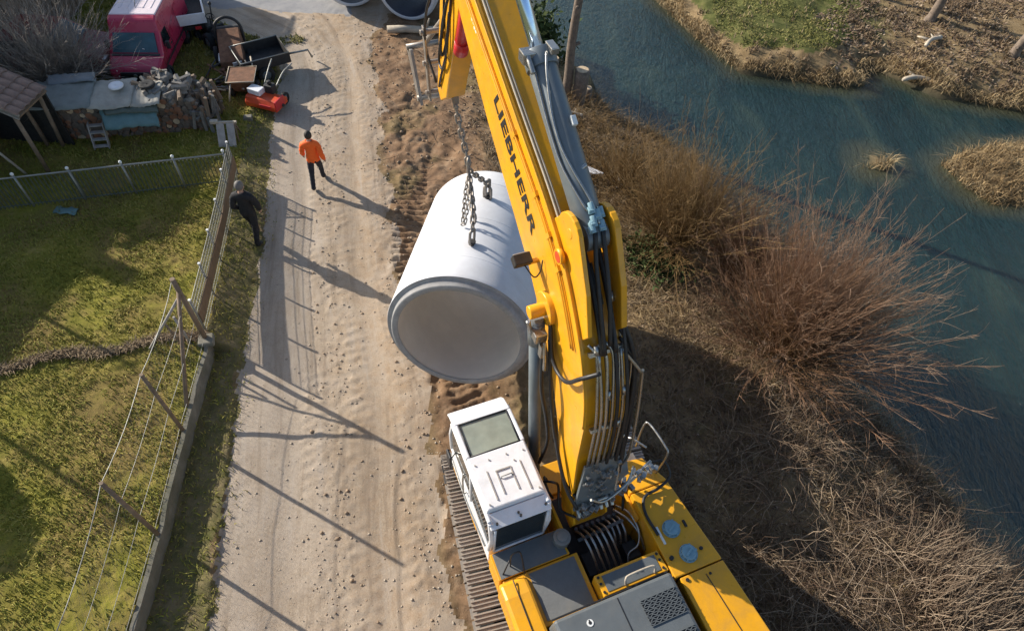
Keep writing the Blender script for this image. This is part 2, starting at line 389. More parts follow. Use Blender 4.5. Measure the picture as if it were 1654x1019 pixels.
    grn = np.where(far & inpoly(jx, jy, [(7.6, 27), (8.6, 25.6), (12, 25.4), (13.2, 26.5), (14, 32), (8, 38), (5, 36)]), 0.9, grn)
    grn = np.where(isl, 0, grn)
    wet = sstep(0.5, -0.1, d)
    return z, kind, dict(mud=np.clip(mudk, 0, 1), green=grn, wet=wet, u=np.clip(u, -1, 2), cleat=bar * inb)
def axis(segs):
    out = []
    for a, b, st in segs: out += list(np.arange(a, b - 1e-6, st))
    return np.array(out + [segs[-1][1]])
grow = [26 * 1.22 ** i for i in range(1, 15)]
XS = np.concatenate([[-v - 2 for v in grow[::-1]], axis([(-28, -15, .35), (-15, -9.3, .12), (-9.3, 3.2, .055), (3.2, 13.5, .11), (13.5, 28, .26)]), [v + 2 for v in grow]])
YS = np.concatenate([[-v + 14 for v in grow[::-1]], axis([(-12, 1, .5), (1, 16, .055), (16, 24, .08), (24, 32, .16), (32, 42, .5)]), [v + 16 for v in grow]])
GX, GY = np.meshgrid(XS, YS)
GZ, _, GA = terrain(GX, GY, True)
CX, CY = (GX[:-1, :-1] + GX[1:, 1:]) / 2, (GY[:-1, :-1] + GY[1:, 1:]) / 2
_, GK, _ = terrain(CX, CY, True)
def gz(x, y): return float(terrain(np.array([x]), np.array([y]))[0])
def ground_material(name, which):
    m, nt, N, L, P = nodes(name); co = objco(N)
    a = lambda k: attr(N, k).outputs['Fac']
    n_big = noise(N, L, 0.55, 6, 0.6, co); n_mid = noise(N, L, 2.3, 8, 0.7, co); n_fine = noise(N, L, 14, 8, 0.75, co); n_grit = noise(N, L, 55, 4, 0.7, co)
    if which == 'road':
        u = a('u')
        base = ramp(N, L, u, [(0.0, (0.36, 0.305, 0.25)), (0.36, (0.40, 0.325, 0.25)), (0.54, (0.39, 0.295, 0.205)), (0.8, (0.39, 0.275, 0.175)), (1.0, (0.31, 0.21, 0.135))])
        base = mix(N, L, ramp(N, L, n_mid, [(0.35, 0.0), (0.72, 0.85)]), base, (0.47, 0.39, 0.30))
        base = mix(N, L, ramp(N, L, n_big, [(0.45, 0.0), (0.7, 0.55)]), base, (0.28, 0.20, 0.125))
        base = mix(N, L, ramp(N, L, n_fine, [(0.52, 0.0), (0.72, 0.6)]), base, (0.20, 0.15, 0.10))
        base = mix(N, L, ramp(N, L, n_grit, [(0.56, 0.0), (0.68, 0.75)]), base, (0.54, 0.47, 0.38))
        base = mix(N, L, ramp(N, L, n_grit, [(0.32, 0.75), (0.44, 0.0)]), base, (0.17, 0.125, 0.085))
        base = mix(N, L, ramp(N, L, noise(N, L, 1.1, 5, 0.7, co, 1.5), [(0.42, 0.0), (0.66, 0.5)]), base, (0.43, 0.36, 0.29))
        cx = N.new('ShaderNodeCombineXYZ'); sp = N.new('ShaderNodeSeparateXYZ'); L.new(co, sp.inputs[0])
        mu = N.new('ShaderNodeMath'); mu.operation = 'MULTIPLY'; L.new(u, mu.inputs[0]); mu.inputs[1].default_value = 16.0
        my = N.new('ShaderNodeMath'); my.operation = 'MULTIPLY'; L.new(sp.outputs['Y'], my.inputs[0]); my.inputs[1].default_value = 0.28
        L.new(mu.outputs[0], cx.inputs[0]); L.new(my.outputs[0], cx.inputs[1])
        st = noise(N, L, 1.0, 5, 0.65, cx.outputs[0], 0.4)
        base = mix(N, L, ramp(N, L, st, [(0.52, 0.0), (0.68, 0.55)]), base, (0.22, 0.165, 0.115)); base = mix(N, L, ramp(N, L, st, [(0.3, 0.5), (0.44, 0.0)]), base, (0.46, 0.40, 0.335))
        bs = 0.6
    elif which == 'lawn':
        base = ramp(N, L, n_mid, [(0.3, (0.13, 0.13, 0.018)), (0.5, (0.23, 0.21, 0.033)), (0.68, (0.31, 0.24, 0.07))])
        base = mix(N, L, ramp(N, L, n_big, [(0.42, 0.0), (0.60, 0.8)]), base, (0.20, 0.135, 0.055))
        base = mix(N, L, ramp(N, L, n_fine, [(0.5, 0.0), (0.75, 0.7)]), base, (0.08, 0.08, 0.018))
        bs = 0.8
    elif which == 'verge':
        base = ramp(N, L, n_mid, [(0.3, (0.10, 0.105, 0.03)), (0.55, (0.19, 0.155, 0.075)), (0.75, (0.26, 0.20, 0.12))])
        base = mix(N, L, ramp(N, L, n_fine, [(0.5, 0.0), (0.75, 0.7)]), base, (0.08, 0.065, 0.03))
        bs = 0.8
    elif which == 'paved':
        base = ramp(N, L, n_mid, [(0.3, (0.24, 0.24, 0.25)), (0.7, (0.33, 0.32, 0.31))]); bs = 0.2
    else:
        dry = ramp(N, L, n_mid, [(0.28, (0.13, 0.09, 0.045)), (0.5, (0.24, 0.17, 0.09)), (0.72, (0.34, 0.25, 0.14))])
        mud = ramp(N, L, n_mid, [(0.28, (0.13, 0.078, 0.043)), (0.5, (0.25, 0.155, 0.09)), (0.74, (0.36, 0.26, 0.17))])
        mud = mix(N, L, ramp(N, L, n_big, [(0.45, 0.0), (0.65, 0.6)]), mud, (0.21, 0.13, 0.08))
        grn = ramp(N, L, n_mid, [(0.3, (0.06, 0.075, 0.02)), (0.55, (0.12, 0.125, 0.04)), (0.75, (0.22, 0.18, 0.08))])
        base = mix(N, L, a('mud'), dry, mud)
        gk = N.new('ShaderNodeMath'); gk.operation = 'MULTIPLY_ADD'; gk.use_clamp = True
        L.new(a('green'), gk.inputs[0]); gk.inputs[1].default_value = 1.6
        sh = N.new('ShaderNodeMath'); sh.operation = 'SUBTRACT'; L.new(n_fine, sh.inputs[0]); sh.inputs[1].default_value = 0.72
        L.new(sh.outputs[0], gk.inputs[2]); base = mix(N, L, gk.outputs[0], base, grn)
        base = mix(N, L, ramp(N, L, n_fine, [(0.5, 0.0), (0.75, 0.65)]), base, (0.07, 0.05, 0.028))
        base = mix(N, L, a('wet'), base, (0.045, 0.045, 0.03))
        bs = 0.8
    L.new(base, P.inputs['Base Color']); P.inputs['Roughness'].default_value = 0.95
    P.inputs['Specular IOR Level'].default_value = 0.15
    hh = mix(N, L, 0.5, n_fine, n_grit); bump(N, L, P, hh, bs, 0.03)
    return m
GM = {k: ground_material('soil_' + k, k) for k in ('ground', 'road', 'lawn', 'verge', 'paved')}
nx = len(XS)
for code, nm, mk in ((0, 'ground', 'ground'), (1, 'road', 'road'), (2, 'lawn', 'lawn'), (3, 'verge', 'verge'), (4, 'far_bank', 'ground'), (5, 'paved_yard', 'paved')):
    iy, ix = np.nonzero(GK == code)
    q = np.stack([iy * nx + ix, iy * nx + ix + 1, (iy + 1) * nx + ix + 1, (iy + 1) * nx + ix], 1)
    used, inv = np.unique(q.ravel(), return_inverse=True)
    V = np.stack([GX.ravel()[used], GY.ravel()[used], GZ.ravel()[used]], 1)
    at = {k: v.ravel()[used] for k, v in GA.items()}
    structure(link(nm, npmesh(nm, V, inv.reshape(-1, 4), GM[mk], at, True), None))

# ------------------------------------------------------------------ river
def water_material():
    m, nt, N, L, P = nodes('river_water'); co = objco(N)
    mp = N.new('ShaderNodeMapping'); mp.inputs['Rotation'].default_value = (0, 0, R(-28)); mp.inputs['Scale'].default_value = (1.6, 0.55, 1)
    L.new(co, mp.inputs['Vector']); v = mp.outputs[0]
    c = ramp(N, L, noise(N, L, 0.35, 5, 0.6, v, 0.8), [(0.3, (0.006, 0.018, 0.018)), (0.55, (0.011, 0.029, 0.028)), (0.75, (0.028, 0.047, 0.036))])
    c = mix(N, L, ramp(N, L, attr(N, 'shallow').outputs['Fac'], [(0.25, 0.0), (1.0, 0.8)]), c, (0.075, 0.070, 0.036))
    L.new(c, P.inputs['Base Color']); P.inputs['Roughness'].default_value = 0.12; P.inputs['IOR'].default_value = 1.5
    h = mix(N, L, 0.35, noise(N, L, 2.2, 6, 0.62, v, 1.2), noise(N, L, 8.5, 5, 0.6, v, 0.6)); bump(N, L, P, h, 0.75, 0.16)
    return m
wxs = axis([(-60, -4, 8), (-4, 26, .3), (26, 60, 8)]); wys = axis([(-300, -10, 40), (-10, 40, .3), (40, 400, 40)]); WX, WY = np.meshgrid(wxs, wys); wd_ = -shore(WX, WY)[0]
iy, ix = np.mgrid[0:len(wys) - 1, 0:len(wxs) - 1]; k = len(wxs); wq = np.stack([iy * k + ix, iy * k + ix + 1, (iy + 1) * k + ix + 1, (iy + 1) * k + ix], -1).reshape(-1, 4)
sh_ = np.clip(1 - wd_ / (0.5 + 1.9 * fbm(WX * .5, WY * .5, 13, 3)), 0, 1) * np.where(WX > 11, 1.0, 0.75)
structure(link('river', npmesh('river', np.stack([WX.ravel(), WY.ravel(), np.full(WX.size, WATER_Z)], 1), wq, water_material(), dict(shallow=sh_.ravel()), True), None))

# ------------------------------------------------------------------ vegetation builders
def tubes_np(P, r, sides=3):
    """P (N,K,3) paths, r (N,K) radii -> verts, quads"""
    N, K, _ = P.shape
    d = np.gradient(P, axis=1); d /= np.linalg.norm(d, axis=2, keepdims=True) + 1e-9
    ref = np.where(np.abs(d[..., 2:3]) < 0.9, np.array([0, 0, 1.0]), np.array([1.0, 0, 0]))
    u = np.cross(d, ref); u /= np.linalg.norm(u, axis=2, keepdims=True) + 1e-9
    w = np.cross(d, u)
    t = np.arange(sides) * 2 * np.pi / sides
    V = P[:, :, None, :] + r[:, :, None, None] * (np.cos(t)[None, None, :, None] * u[:, :, None, :] + np.sin(t)[None, None, :, None] * w[:, :, None, :])
    idx = np.arange(N * K * sides).reshape(N, K, sides); nxt = np.roll(idx, -1, axis=2)
    F = np.stack([idx[:, :-1], nxt[:, :-1], nxt[:, 1:], idx[:, 1:]], -1).reshape(-1, 4)
    return V.reshape(-1, 3), F, K * sides
def blades_np(B, H, D, W, bend):
    """grass blades: base B (N,3), height H, lean direction D (N,2), width W, bend"""
    N = len(B); a = RNG.uniform(0, 2 * np.pi, N); s = np.stack([np.cos(a), np.sin(a), np.zeros(N)], 1) * W[:, None] / 2
    l3 = np.concatenate([D, np.zeros((N, 1))], 1)
    mid = B + l3 * (H * bend * 0.3)[:, None]; mid[:, 2] += H * 0.6
    tip = B + l3 * (H * bend)[:, None]; tip[:, 2] += H * np.clip(1 - bend * 0.45, 0.15, 1)
    V = np.stack([B - s, B + s, mid - s * 0.7, mid + s * 0.7, tip], 1).reshape(-1, 3)
    i = np.arange(N)[:, None] * 5
    T = np.concatenate([i + np.array([0, 1, 3]), i + np.array([0, 3, 2]), i + np.array([2, 3, 4])], 0)
    return V, T
M['grassmat'] = tinted('grass_blades', (0.11, 0.12, 0.016), (0.245, 0.242, 0.038), (0.42, 0.32, 0.11))
M['drygrass'] = tinted('dry_grass', (0.12, 0.082, 0.052), (0.225, 0.16, 0.10), (0.40, 0.31, 0.19))
M['canes'] = tinted('bare_canes', (0.085, 0.052, 0.034), (0.195, 0.138, 0.095), (0.40, 0.31, 0.22))
M['willowred'] = tinted('red_willow_twigs', (0.16, 0.105, 0.038), (0.215, 0.115, 0.066), (0.37, 0.265, 0.185))
M['willowolive'] = tinted('olive_willow_twigs', (0.11, 0.068, 0.026), (0.20, 0.125, 0.05), (0.34, 0.23, 0.12))
M['reed'] = tinted('pale_reeds', (0.17, 0.11, 0.055), (0.33, 0.235, 0.12), (0.54, 0.42, 0.25))
M['hedge'] = tinted('grey_hedge_twigs', (0.16, 0.13, 0.11), (0.33, 0.28, 0.235), (0.50, 0.44, 0.38))
M['leafgreen'] = tinted('evergreen_leaves', (0.02, 0.035, 0.012), (0.045, 0.07, 0.02), (0.08, 0.10, 0.035))
M['yellow_grass'] = tinted('yellow_green_grass', (0.10, 0.105, 0.03), (0.20, 0.19, 0.055), (0.36, 0.30, 0.13))
def grass_field(name, n, region, hrange, mat, accept, width=(0.012, 0.03), bend=(0.3, 1.3), dirbias=None, tint=None, parent=None, clump=None):
    x0, x1, y0, y1 = region
    x = RNG.uniform(x0, x1, n); y = RNG.uniform(y0, y1, n)
    if clump is not None:                                     # gather blades round tuft centres
        k = RNG.integers(0, max(1, n // clump), n); cx = RNG.uniform(x0, x1, n)[k]; cy = RNG.uniform(y0, y1, n)[k]
        x = cx + RNG.normal(0, 0.07, n); y = cy + RNG.normal(0, 0.07, n)
    k = accept(x, y); x, y = x[k], y[k]; n = len(x)
    z = terrain(x, y)[0] if isinstance(terrain(x[:1], y[:1]), tuple) else terrain(x, y)
    H = RNG.uniform(*hrange, n); a = RNG.uniform(0, 2 * np.pi, n); D = np.stack([np.cos(a), np.sin(a)], 1)
    if dirbias is not None: D = D * 0.6 + np.array(dirbias)
    V, T = blades_np(np.stack([x, y, z - 0.01], 1), H, D, RNG.uniform(*width, n), RNG.uniform(*bend, n))
    t = RNG.uniform(0, 1, n) * 0.55 + 0.45 * np.clip((fbm(x * 1.1, y * 1.1, 63, 4) - 0.25) * 2, 0, 1)
    if tint is not None: t = tint(x, y, t)
    return stuff(link(name, npmesh(name, V, T, mat, dict(tint=np.repeat(np.clip(t, 0, 1), 5))), None, parent))
def kx_of(y): return np.interp(y, *KX)
def rl_of(y): return np.interp(y, *RL)
def rr_of(y): return np.interp(y, *RR)

def lawn_ok(x, y): return (x < kx_of(y) - 0.05) & (fbm(x * 1.4, y * 1.4, 12, 4) > RNG.uniform(0.2, 0.6, len(x)))
tag(grass_field('lawn_grass', 95000, (-15, -5.8, 1.0, 15), (0.03, 0.13), 'grassmat', lawn_ok, width=(0.012, 0.028), bend=(0.4, 1.4)), 'short tufty yellow green grass covering the fenced lawn', 'grass')
tag(grass_field('yard_grass', 22000, (-17, -8.3, 14.5, 23.8), (0.05, 0.14), 'grassmat', lambda x, y: (x < rl_of(y) - 0.1), width=(0.02, 0.04)), 'dark green grass around the red van', 'grass')
tag(grass_field('verge_grass', 16000, (-9, -4.5, 0.5, 21), (0.05, 0.16), 'grassmat', lambda x, y: (x > kx_of(y)) & (x < rl_of(y) + RNG.normal(-.12, .1, len(x))),
            width=(0.012, 0.03), tint=lambda x, y, t: t * 0.6 + 0.35), 'scruffy grass strip along the left edge of the gravel road', 'grass')
tag(grass_field('road_edge_grass', 15000, (-9, -4.5, 0.5, 20), (0.04, 0.13), 'grassmat', lambda x, y: np.abs(x - rl_of(y) - .02) < np.abs(RNG.normal(0, .16, len(x))) * fbm(x * 3, y * 3, 2, 3) * 2, width=(0.012, 0.03), tint=lambda x, y, t: t * 0.6 + 0.4), 'ragged grass tufts creeping over the road edge', 'grass')
def row_ok(x, y): return np.abs(y - (7.0 + (x + 11.6) * 0.32 + 0.08 * np.sin(x * 3))) < 0.10
tag(grass_field('dead_grass_row', 60000, (-12, -7.0, 6.4, 9), (0.08, 0.22), 'drygrass', row_ok, width=(0.015, 0.03), tint=lambda x, y, t: t * 0.6 + .25), 'line of dead straw coloured grass crossing the lawn', 'grass')
tag(grass_field('sunlit_edge', 9000, (-11.5, -7.4, 19.2, 22.6), (0.05, 0.16), 'yellow_grass',
            lambda x, y: (polydist(x, y, [(-11.6, 20.6), (-10.6, 20.3), (-10.0, 21.4), (-8.6, 21.9)]) < 0.33) & (fbm(x * 2, y * 2, 5, 3) > .4), width=(0.02, 0.05)), 'sunlit patch coloured as yellow green grass around the parked farm machines', 'grass')  # sunlight on this grass is put into its yellow green colour
MACH = [(-0.6, 6.4), (1.5, 6.9), (3.5, 4.6), (4.6, 2.2), (3.2, -1), (0, 0)]
def bank_d(x, y): return shore(x, y)[0]
def bank_ok(x, y):
    d, near, far, isl = shore(x, y)
    m = x - rr_of(y); f = fbm(x * 0.7, y * 0.7, 33, 4)
    return near & (d > 0.15) & (m > 3.4 + (f - .45) * 3) & ~inpoly(x, y, MACH) & (fbm(x * 1.9, y * 1.9, 35, 4) > RNG.uniform(0.22, 0.58, len(x)))
tag(grass_field('bank_grass', 105000, (-3, 13, 1, 22), (0.10, 0.42), 'drygrass', bank_ok, width=(0.010, 0.024), bend=(0.6, 2.0), clump=16), 'flattened dry grass covering the near river bank', 'grass')
def mud_ok(x, y):
    m = x - rr_of(y); return (m > 0.8) & (m < 4.2) & (y > 7) & (fbm(x * 1.3, y * 1.3, 38, 4) > RNG.uniform(0.42, 0.62, len(x))) & (bank_d(x, y) > 0.2)
tag(grass_field('mud_straw', 9000, (-6, 3, 7, 24), (0.06, 0.22), 'drygrass', mud_ok, width=(0.012, 0.025), bend=(0.9, 2.2)), 'loose straw and roots trampled into the brown mud', 'straw')
def far_ok(x, y):
    d, near, far, isl = shore(x, y); return far & (d > 0.1) & (fbm(x * 1.5, y * 1.5, 36, 4) > RNG.uniform(0.25, 0.6, len(x)))
def far_tint(x, y, t):
    return t
tag(grass_field('far_bank_grass', 34000, (5, 26, 22, 33), (0.08, 0.30), 'drygrass', lambda x, y: far_ok(x, y) & ~(inpoly(x, y, [(7.6, 27), (8.6, 25.8), (12, 25.5), (13.2, 26.5), (14, 32), (8, 38), (5, 36)]) & (RNG.uniform(0, 1, len(x)) > 0.15)),
            width=(0.02, 0.045), clump=14), 'dead brown grass on the far river bank', 'grass')
tag(grass_field('far_meadow_grass', 16000, (6.5, 14, 25, 32), (0.05, 0.14), 'yellow_grass', lambda x, y: inpoly(x, y, [(7.6, 27), (8.6, 25.6), (12, 25.4), (13.2, 26.5), (14, 32), (8, 34)]) & (fbm(x, y, 4, 4) > RNG.uniform(.3, .6, len(x))),
            width=(0.02, 0.045)), 'green meadow grass on the far bank across the water', 'grass')
def edge_ok(x, y):
    d, near, far, isl = shore(x, y); return far & (d > -0.05) & (d < 0.9 * fbm(x, y, 81, 3) + 0.1)
tag(grass_field('far_edge_reeds', 42000, (4.5, 21, 22.5, 31), (0.2, 0.55), 'reed', edge_ok, width=(0.015, 0.03), bend=(0.4, 1.6), dirbias=(0, -0.5)), 'straw coloured reeds along the far waterline', 'reeds')

def canes(name, B, D, L, droop, r0, mat, K=7, tint=None, parent=None, curl=0.0):
    N = len(B); t = np.linspace(0, 1, K)[None, :, None]
    D = D / np.linalg.norm(D, axis=1, keepdims=True)
    side = RNG.normal(0, 1, (N, 3)) * curl
    P = B[:, None, :] + D[:, None, :] * L[:, None, None] * t + side[:, None, :] * (t ** 2) * L[:, None, None] + np.array([0, 0, -1.0]) * (droop * L)[:, None, None] * t ** 2
    P = P + RNG.normal(0, 1, P.shape) * (0.012 * L)[:, None, None] * (t > 0.05)
    r = r0[:, None] * np.linspace(1, 0.35, K)[None, :]
    V, F, per = tubes_np(P, r)
    tv = RNG.uniform(0, 1, N) if tint is None else tint
    return P, V, F, np.repeat(tv, per)
def cane_patch(name, n, accept, region, L, elev, droop, r0, mat, label, cat, dirbias=(0, 0), tint=(0, 1), curl=0.08):
    x = RNG.uniform(region[0], region[1], n); y = RNG.uniform(region[2], region[3], n); k = accept(x, y); x, y = x[k], y[k]; n = len(x)
    z = terrain(x, y); a = RNG.uniform(0, 2 * np.pi, n); e = np.radians(RNG.uniform(*elev, n))
    D = np.stack([np.cos(a) * np.cos(e) + dirbias[0], np.sin(a) * np.cos(e) + dirbias[1], np.sin(e)], 1)
    P, V, F, t = canes(name, np.stack([x, y, z - .02], 1), D, RNG.uniform(*L, n), RNG.uniform(*droop, n), RNG.uniform(*r0, n), mat, tint=RNG.uniform(*tint, n), curl=curl)
    return tag(stuff(link(name, npmesh(name, V, F, mat, dict(tint=t)), None)), label, cat)
def br_ok(x, y):
    d, near, far, isl = shore(x, y)
    return near & (d > 0.35) & ~inpoly(x, y, MACH) & (fbm(x * 0.9, y * 0.9, 39, 4) > RNG.uniform(0.30, 0.52, len(x)))
cane_patch('arching_canes', 4600, br_ok, (4.6, 11.6, 1.2, 8.4), (0.7, 2.0), (20, 80), (0.35, 0.9), (0.005, 0.0105), 'canes', 'tangle of dead arching canes on the bank beside the excavator', 'brambles', (0.12, 0.02))
cane_patch('fine_brush', 8500, br_ok, (2.9, 11.6, 1.2, 10.5), (0.3, 0.9), (20, 75), (0.3, 0.9), (0.0035, 0.006), 'canes', 'low brown scrub between the excavator and the big willow', 'brush', tint=(0, 0.75))
cane_patch('corner_reeds', 1500, lambda x, y: (bank_d(x, y) > 0.2), (8.0, 11.6, 1.8, 4.9), (0.9, 1.8), (60, 88), (0.05, 0.3), (0.006, 0.013), 'canes', 'tall dry stalks at the water beyond the machine deck', 'reeds', (0.18, 0.12), (0.35, 1))
cane_patch('bank_edge_reeds', 2600, lambda x, y: (bank_d(x, y) > -0.05) & (bank_d(x, y) < 0.75), (7.2, 11.6, 5.0, 11.2), (0.35, 0.8), (50, 88), (0.1, 0.5), (0.004, 0.007), 'reed', 'golden reeds on the bank edge beside the dark water', 'reeds', (0.25, 0.1), (0.1, 0.9))
cane_patch('pale_tussocks', 17000, lambda x, y: (polydist(x, y, [(2.9, 12.4), (3.6, 11.0), (4.6, 9.8), (5.8, 8.9)]) < 0.75 * fbm(x * 1.3, y * 1.3, 3, 3) * 2) & (bank_d(x, y) > 0.3), (2, 7, 8, 13.5), (0.3, 0.8), (15, 75), (0.4, 1.1), (0.004, 0.007), 'reed', 'pale straw tussocks between the boom and the willows', 'grass', tint=(0.1, 1))
cane_patch('mud_sticks', 420, lambda x, y: (x - rr_of(y) > .5) & (x - rr_of(y) < 5) & (bank_d(x, y) > .4), (-6, 3, 9, 24), (0.25, 1.3), (-2, 14), (0.0, 0.15), (0.006, 0.016), 'canes', 'broken sticks and roots strewn over the churned mud', 'sticks', tint=(0, 1))
def trench(x, y): return polydist(x, y, [(2.6, 15.3), (2.2, 17), (2.4, 19.5)]) < 1.3
cane_patch('bank_scrub', 2600, lambda x, y: trench(x, y) & (bank_d(x, y) > 0.1), (0.8, 5, 13.6, 21), (0.3, 0.9), (20, 80), (0.2, 0.8), (0.005, 0.009), 'willowolive', 'rust brown scrub around the bare tree trunk', 'brush', tint=(0, 0.8))

def willow(name, label, base, n, L, elev, mat, trunk_h, trunk_r, rad, bias=(0, 0), twigs=6, tintmax=1.0):
    bz = gz(base[0], base[1]); root = thing(name, label, 'shrub', (base[0], base[1], bz), group='bare willow shrubs on the near bank' if name == 'willow_shrub' else None)
    tk = MB(); tk.tube(smooth_path([(0, 0, -0.2), (0.03, 0.02, trunk_h * 0.4), (-0.03, 0.02, trunk_h * 0.8), (0, 0, trunk_h)], 3), [trunk_r * 1.25] + [trunk_r] * 8 + [trunk_r * 1.15], 10)
    for k in range(7):
        a = k * 0.9 + 0.3; tk.tube([(0, 0, trunk_h * 0.75), (math.cos(a) * rad * 0.6, math.sin(a) * rad * 0.6, trunk_h * 1.05), (math.cos(a) * rad, math.sin(a) * rad, trunk_h * 1.4)], [trunk_r * 0.6, trunk_r * 0.45, trunk_r * 0.3], 7)
    obj('trunk', tk, 'bark', root)
    a = RNG.uniform(0, 2 * np.pi, n); e = np.radians(90 - np.abs(RNG.normal(0, 1, n)) * (90 - elev[0]) * 0.62); e = np.maximum(e, np.radians(elev[0]))
    B = np.stack([np.cos(a) * rad * RNG.uniform(0, 1, n), np.sin(a) * rad * RNG.uniform(0, 1, n), trunk_h * RNG.uniform(0.7, 1.4, n)], 1)
    D = np.stack([np.cos(a) * np.cos(e) + bias[0], np.sin(a) * np.cos(e) + bias[1], np.sin(e)], 1)
    Ls = RNG.uniform(*L, n) * RNG.uniform(0.7, 1.05, n)
    ta = np.clip(RNG.beta(1.6, 2.6, n), 0, 1) * tintmax
    P, V, F, t = canes(name, B, D, Ls, RNG.uniform(-0.12, 0.12, n), RNG.uniform(0.0055, 0.0105, n), mat, K=6, tint=ta, curl=0.13)
    t = np.clip(np.tile(np.repeat(np.linspace(0.0, 0.55, 6), 3), n) + t * 0.35, 0, 1)
    # side twigs
    m = n * twigs; s = np.repeat(np.arange(n), twigs); tt = RNG.uniform(0.3, 0.97, m)
    f = tt * 5; i0 = np.minimum(f.astype(int), 4); fr = (f - i0)[:, None]
    TB = P[s, i0] * (1 - fr) + P[s, i0 + 1] * fr; TD = P[s, i0 + 1] - P[s, i0]; TD /= np.linalg.norm(TD, axis=1, keepdims=True)
    TD = TD + RNG.normal(0, 0.48, (m, 3)) + np.array([0, 0, 0.15])
    P2, V2, F2, t2 = canes(name, TB, TD, RNG.uniform(0.12, 0.36, m) * Ls[s] * (1.25 - tt), RNG.uniform(-0.2, 0.1, m), RNG.uniform(0.0028, 0.0048, m), mat, K=4, tint=np.clip(0.12 + 0.5 * tt + 0.35 * ta[s] + RNG.normal(0, .14, m), 0, 1), curl=0.22)
    o = stuff(link('branches', npmesh('branches', np.concatenate([V, V2]), np.concatenate([F, F2 + len(V)]), mat, dict(tint=np.concatenate([t, t2]))), None, root))
    return root
willow('willow_shrub', 'large red brown bare willow spreading over the river edge', (6.75, 9.5), 900, (1.8, 4.1), (22, 90), 'willowred', 0.55, 0.24, 0.6, (0.10, 0.22), twigs=17)
willow('willow_shrub', 'olive brown bare willow just right of the boom', (4.3, 12.7), 460, (1.6, 3.4), (22, 90), 'willowolive', 0.5, 0.16, 0.55, (-0.05, 0.12), twigs=14, tintmax=0.9)
willow('willow_shrub', 'small reddish bare willow between the two larger ones', (5.9, 12.0), 250, (1.4, 3.0), (25, 90), 'willowred', 0.4, 0.12, 0.4, (0.05, 0.1), twigs=13, tintmax=0.9)
willow('willow_shrub', 'thin yellowish bush behind the blue grey cylinder', (3.0, 15.0), 160, (0.9, 2.0), (30, 90), 'willowolive', 0.3, 0.08, 0.35, twigs=12, tintmax=0.7)
willow('bare_hedge_bush', 'grey brown bare hedge above the shed roof', (-14.7, 17.5), 560, (1.5, 2.9), (15, 90), 'hedge', 0.5, 0.16, 0.8, (0.12, 0.0), twigs=14)
cane_patch('waterside_scrub', 7500, lambda x, y: (x - rr_of(y) > 5.0 + .8 * np.sin(y * 2)) & (bank_d(x, y) > .1) & (fbm(x * .9, y * .9, 49, 4) > RNG.uniform(.25, .5, len(x))), (1.0, 8, 12.5, 21), (0.35, 1.25), (30, 86), (0.1, 0.6), (0.0035, 0.007), 'willowolive', 'olive brown thicket along the water right of the boom', 'brush', tint=(0, 0.9), curl=0.2)
# leafy undergrowth under the olive willow
def leaf_clump(name, label, c, n, rad, mat, cat, h, leaf=(0.05, 0.11)):
    x = c[0] + RNG.normal(0, rad, n); y = c[1] + RNG.normal(0, rad, n); z = terrain(x, y) + np.abs(RNG.normal(0, h, n))
    P = np.stack([x, y, z], 1); u = RNG.normal(0, 1, (n, 3)); u /= np.linalg.norm(u, axis=1, keepdims=True); w = np.cross(u, RNG.normal(0, 1, (n, 3))); w /= np.linalg.norm(w, axis=1, keepdims=True)
    s = RNG.uniform(*leaf, n)[:, None]
    V = np.stack([P - u * s, P + w * s * .45, P + u * s, P - w * s * .45], 1).reshape(-1, 3)
    F = np.arange(n * 4).reshape(-1, 4)
    t = np.repeat(np.clip(RNG.normal(.5, .25, n), 0, 1), 4)
    return tag(stuff(link(name, npmesh(name, V, F, mat, dict(tint=t)), None)), label, cat)
leaf_clump('ivy_undergrowth', 'dark green leafy patch under the olive willow', (3.7, 12.3), 2200, 0.42, 'leafgreen', 'undergrowth', 0.22)
leaf_clump('ivy_bush', 'dark evergreen bush behind the cylinder head by the water', (0.15, 23.2), 2600, 0.42, 'leafgreen', 'bush', 0.8, (0.08, 0.16))
def litter(name, label, n, region, ok, size, mat, cat):
    x = RNG.uniform(region[0], region[1], n); y = RNG.uniform(region[2], region[3], n); k = ok(x, y); x, y = x[k], y[k]; n = len(x); P = np.stack([x, y, terrain(x, y) + .015], 1)
    a = RNG.uniform(0, 6.28, n); u = np.stack([np.cos(a), np.sin(a), RNG.normal(0, .4, n)], 1); w = np.stack([-np.sin(a), np.cos(a), RNG.normal(0, .4, n)], 1); s = RNG.uniform(*size, n)[:, None]
    V = np.stack([P - u * s, P + w * s * .5, P + u * s, P - w * s * .5], 1).reshape(-1, 3)
    return tag(stuff(link(name, npmesh(name, V, np.arange(n * 4).reshape(-1, 4), mat, dict(tint=np.repeat(RNG.uniform(0, 1, n) ** 1.3, 4))), None)), label, cat)
litter('leaf_litter', 'brown leaf litter under the trees on the far bank', 26000, (9, 24, 23, 32), lambda x, y: far_ok(x, y) & (x > 12.3 + .6 * np.sin(y * 2)), (.03, .10), 'canes', 'leaves')
litter('bank_litter', 'dead leaves and stalks scattered on the near bank', 16000, (-3, 12, 1, 21), lambda x, y: (x - rr_of(y) > 2.5) & (bank_d(x, y) > .1), (.02, .06), 'canes', 'leaves')
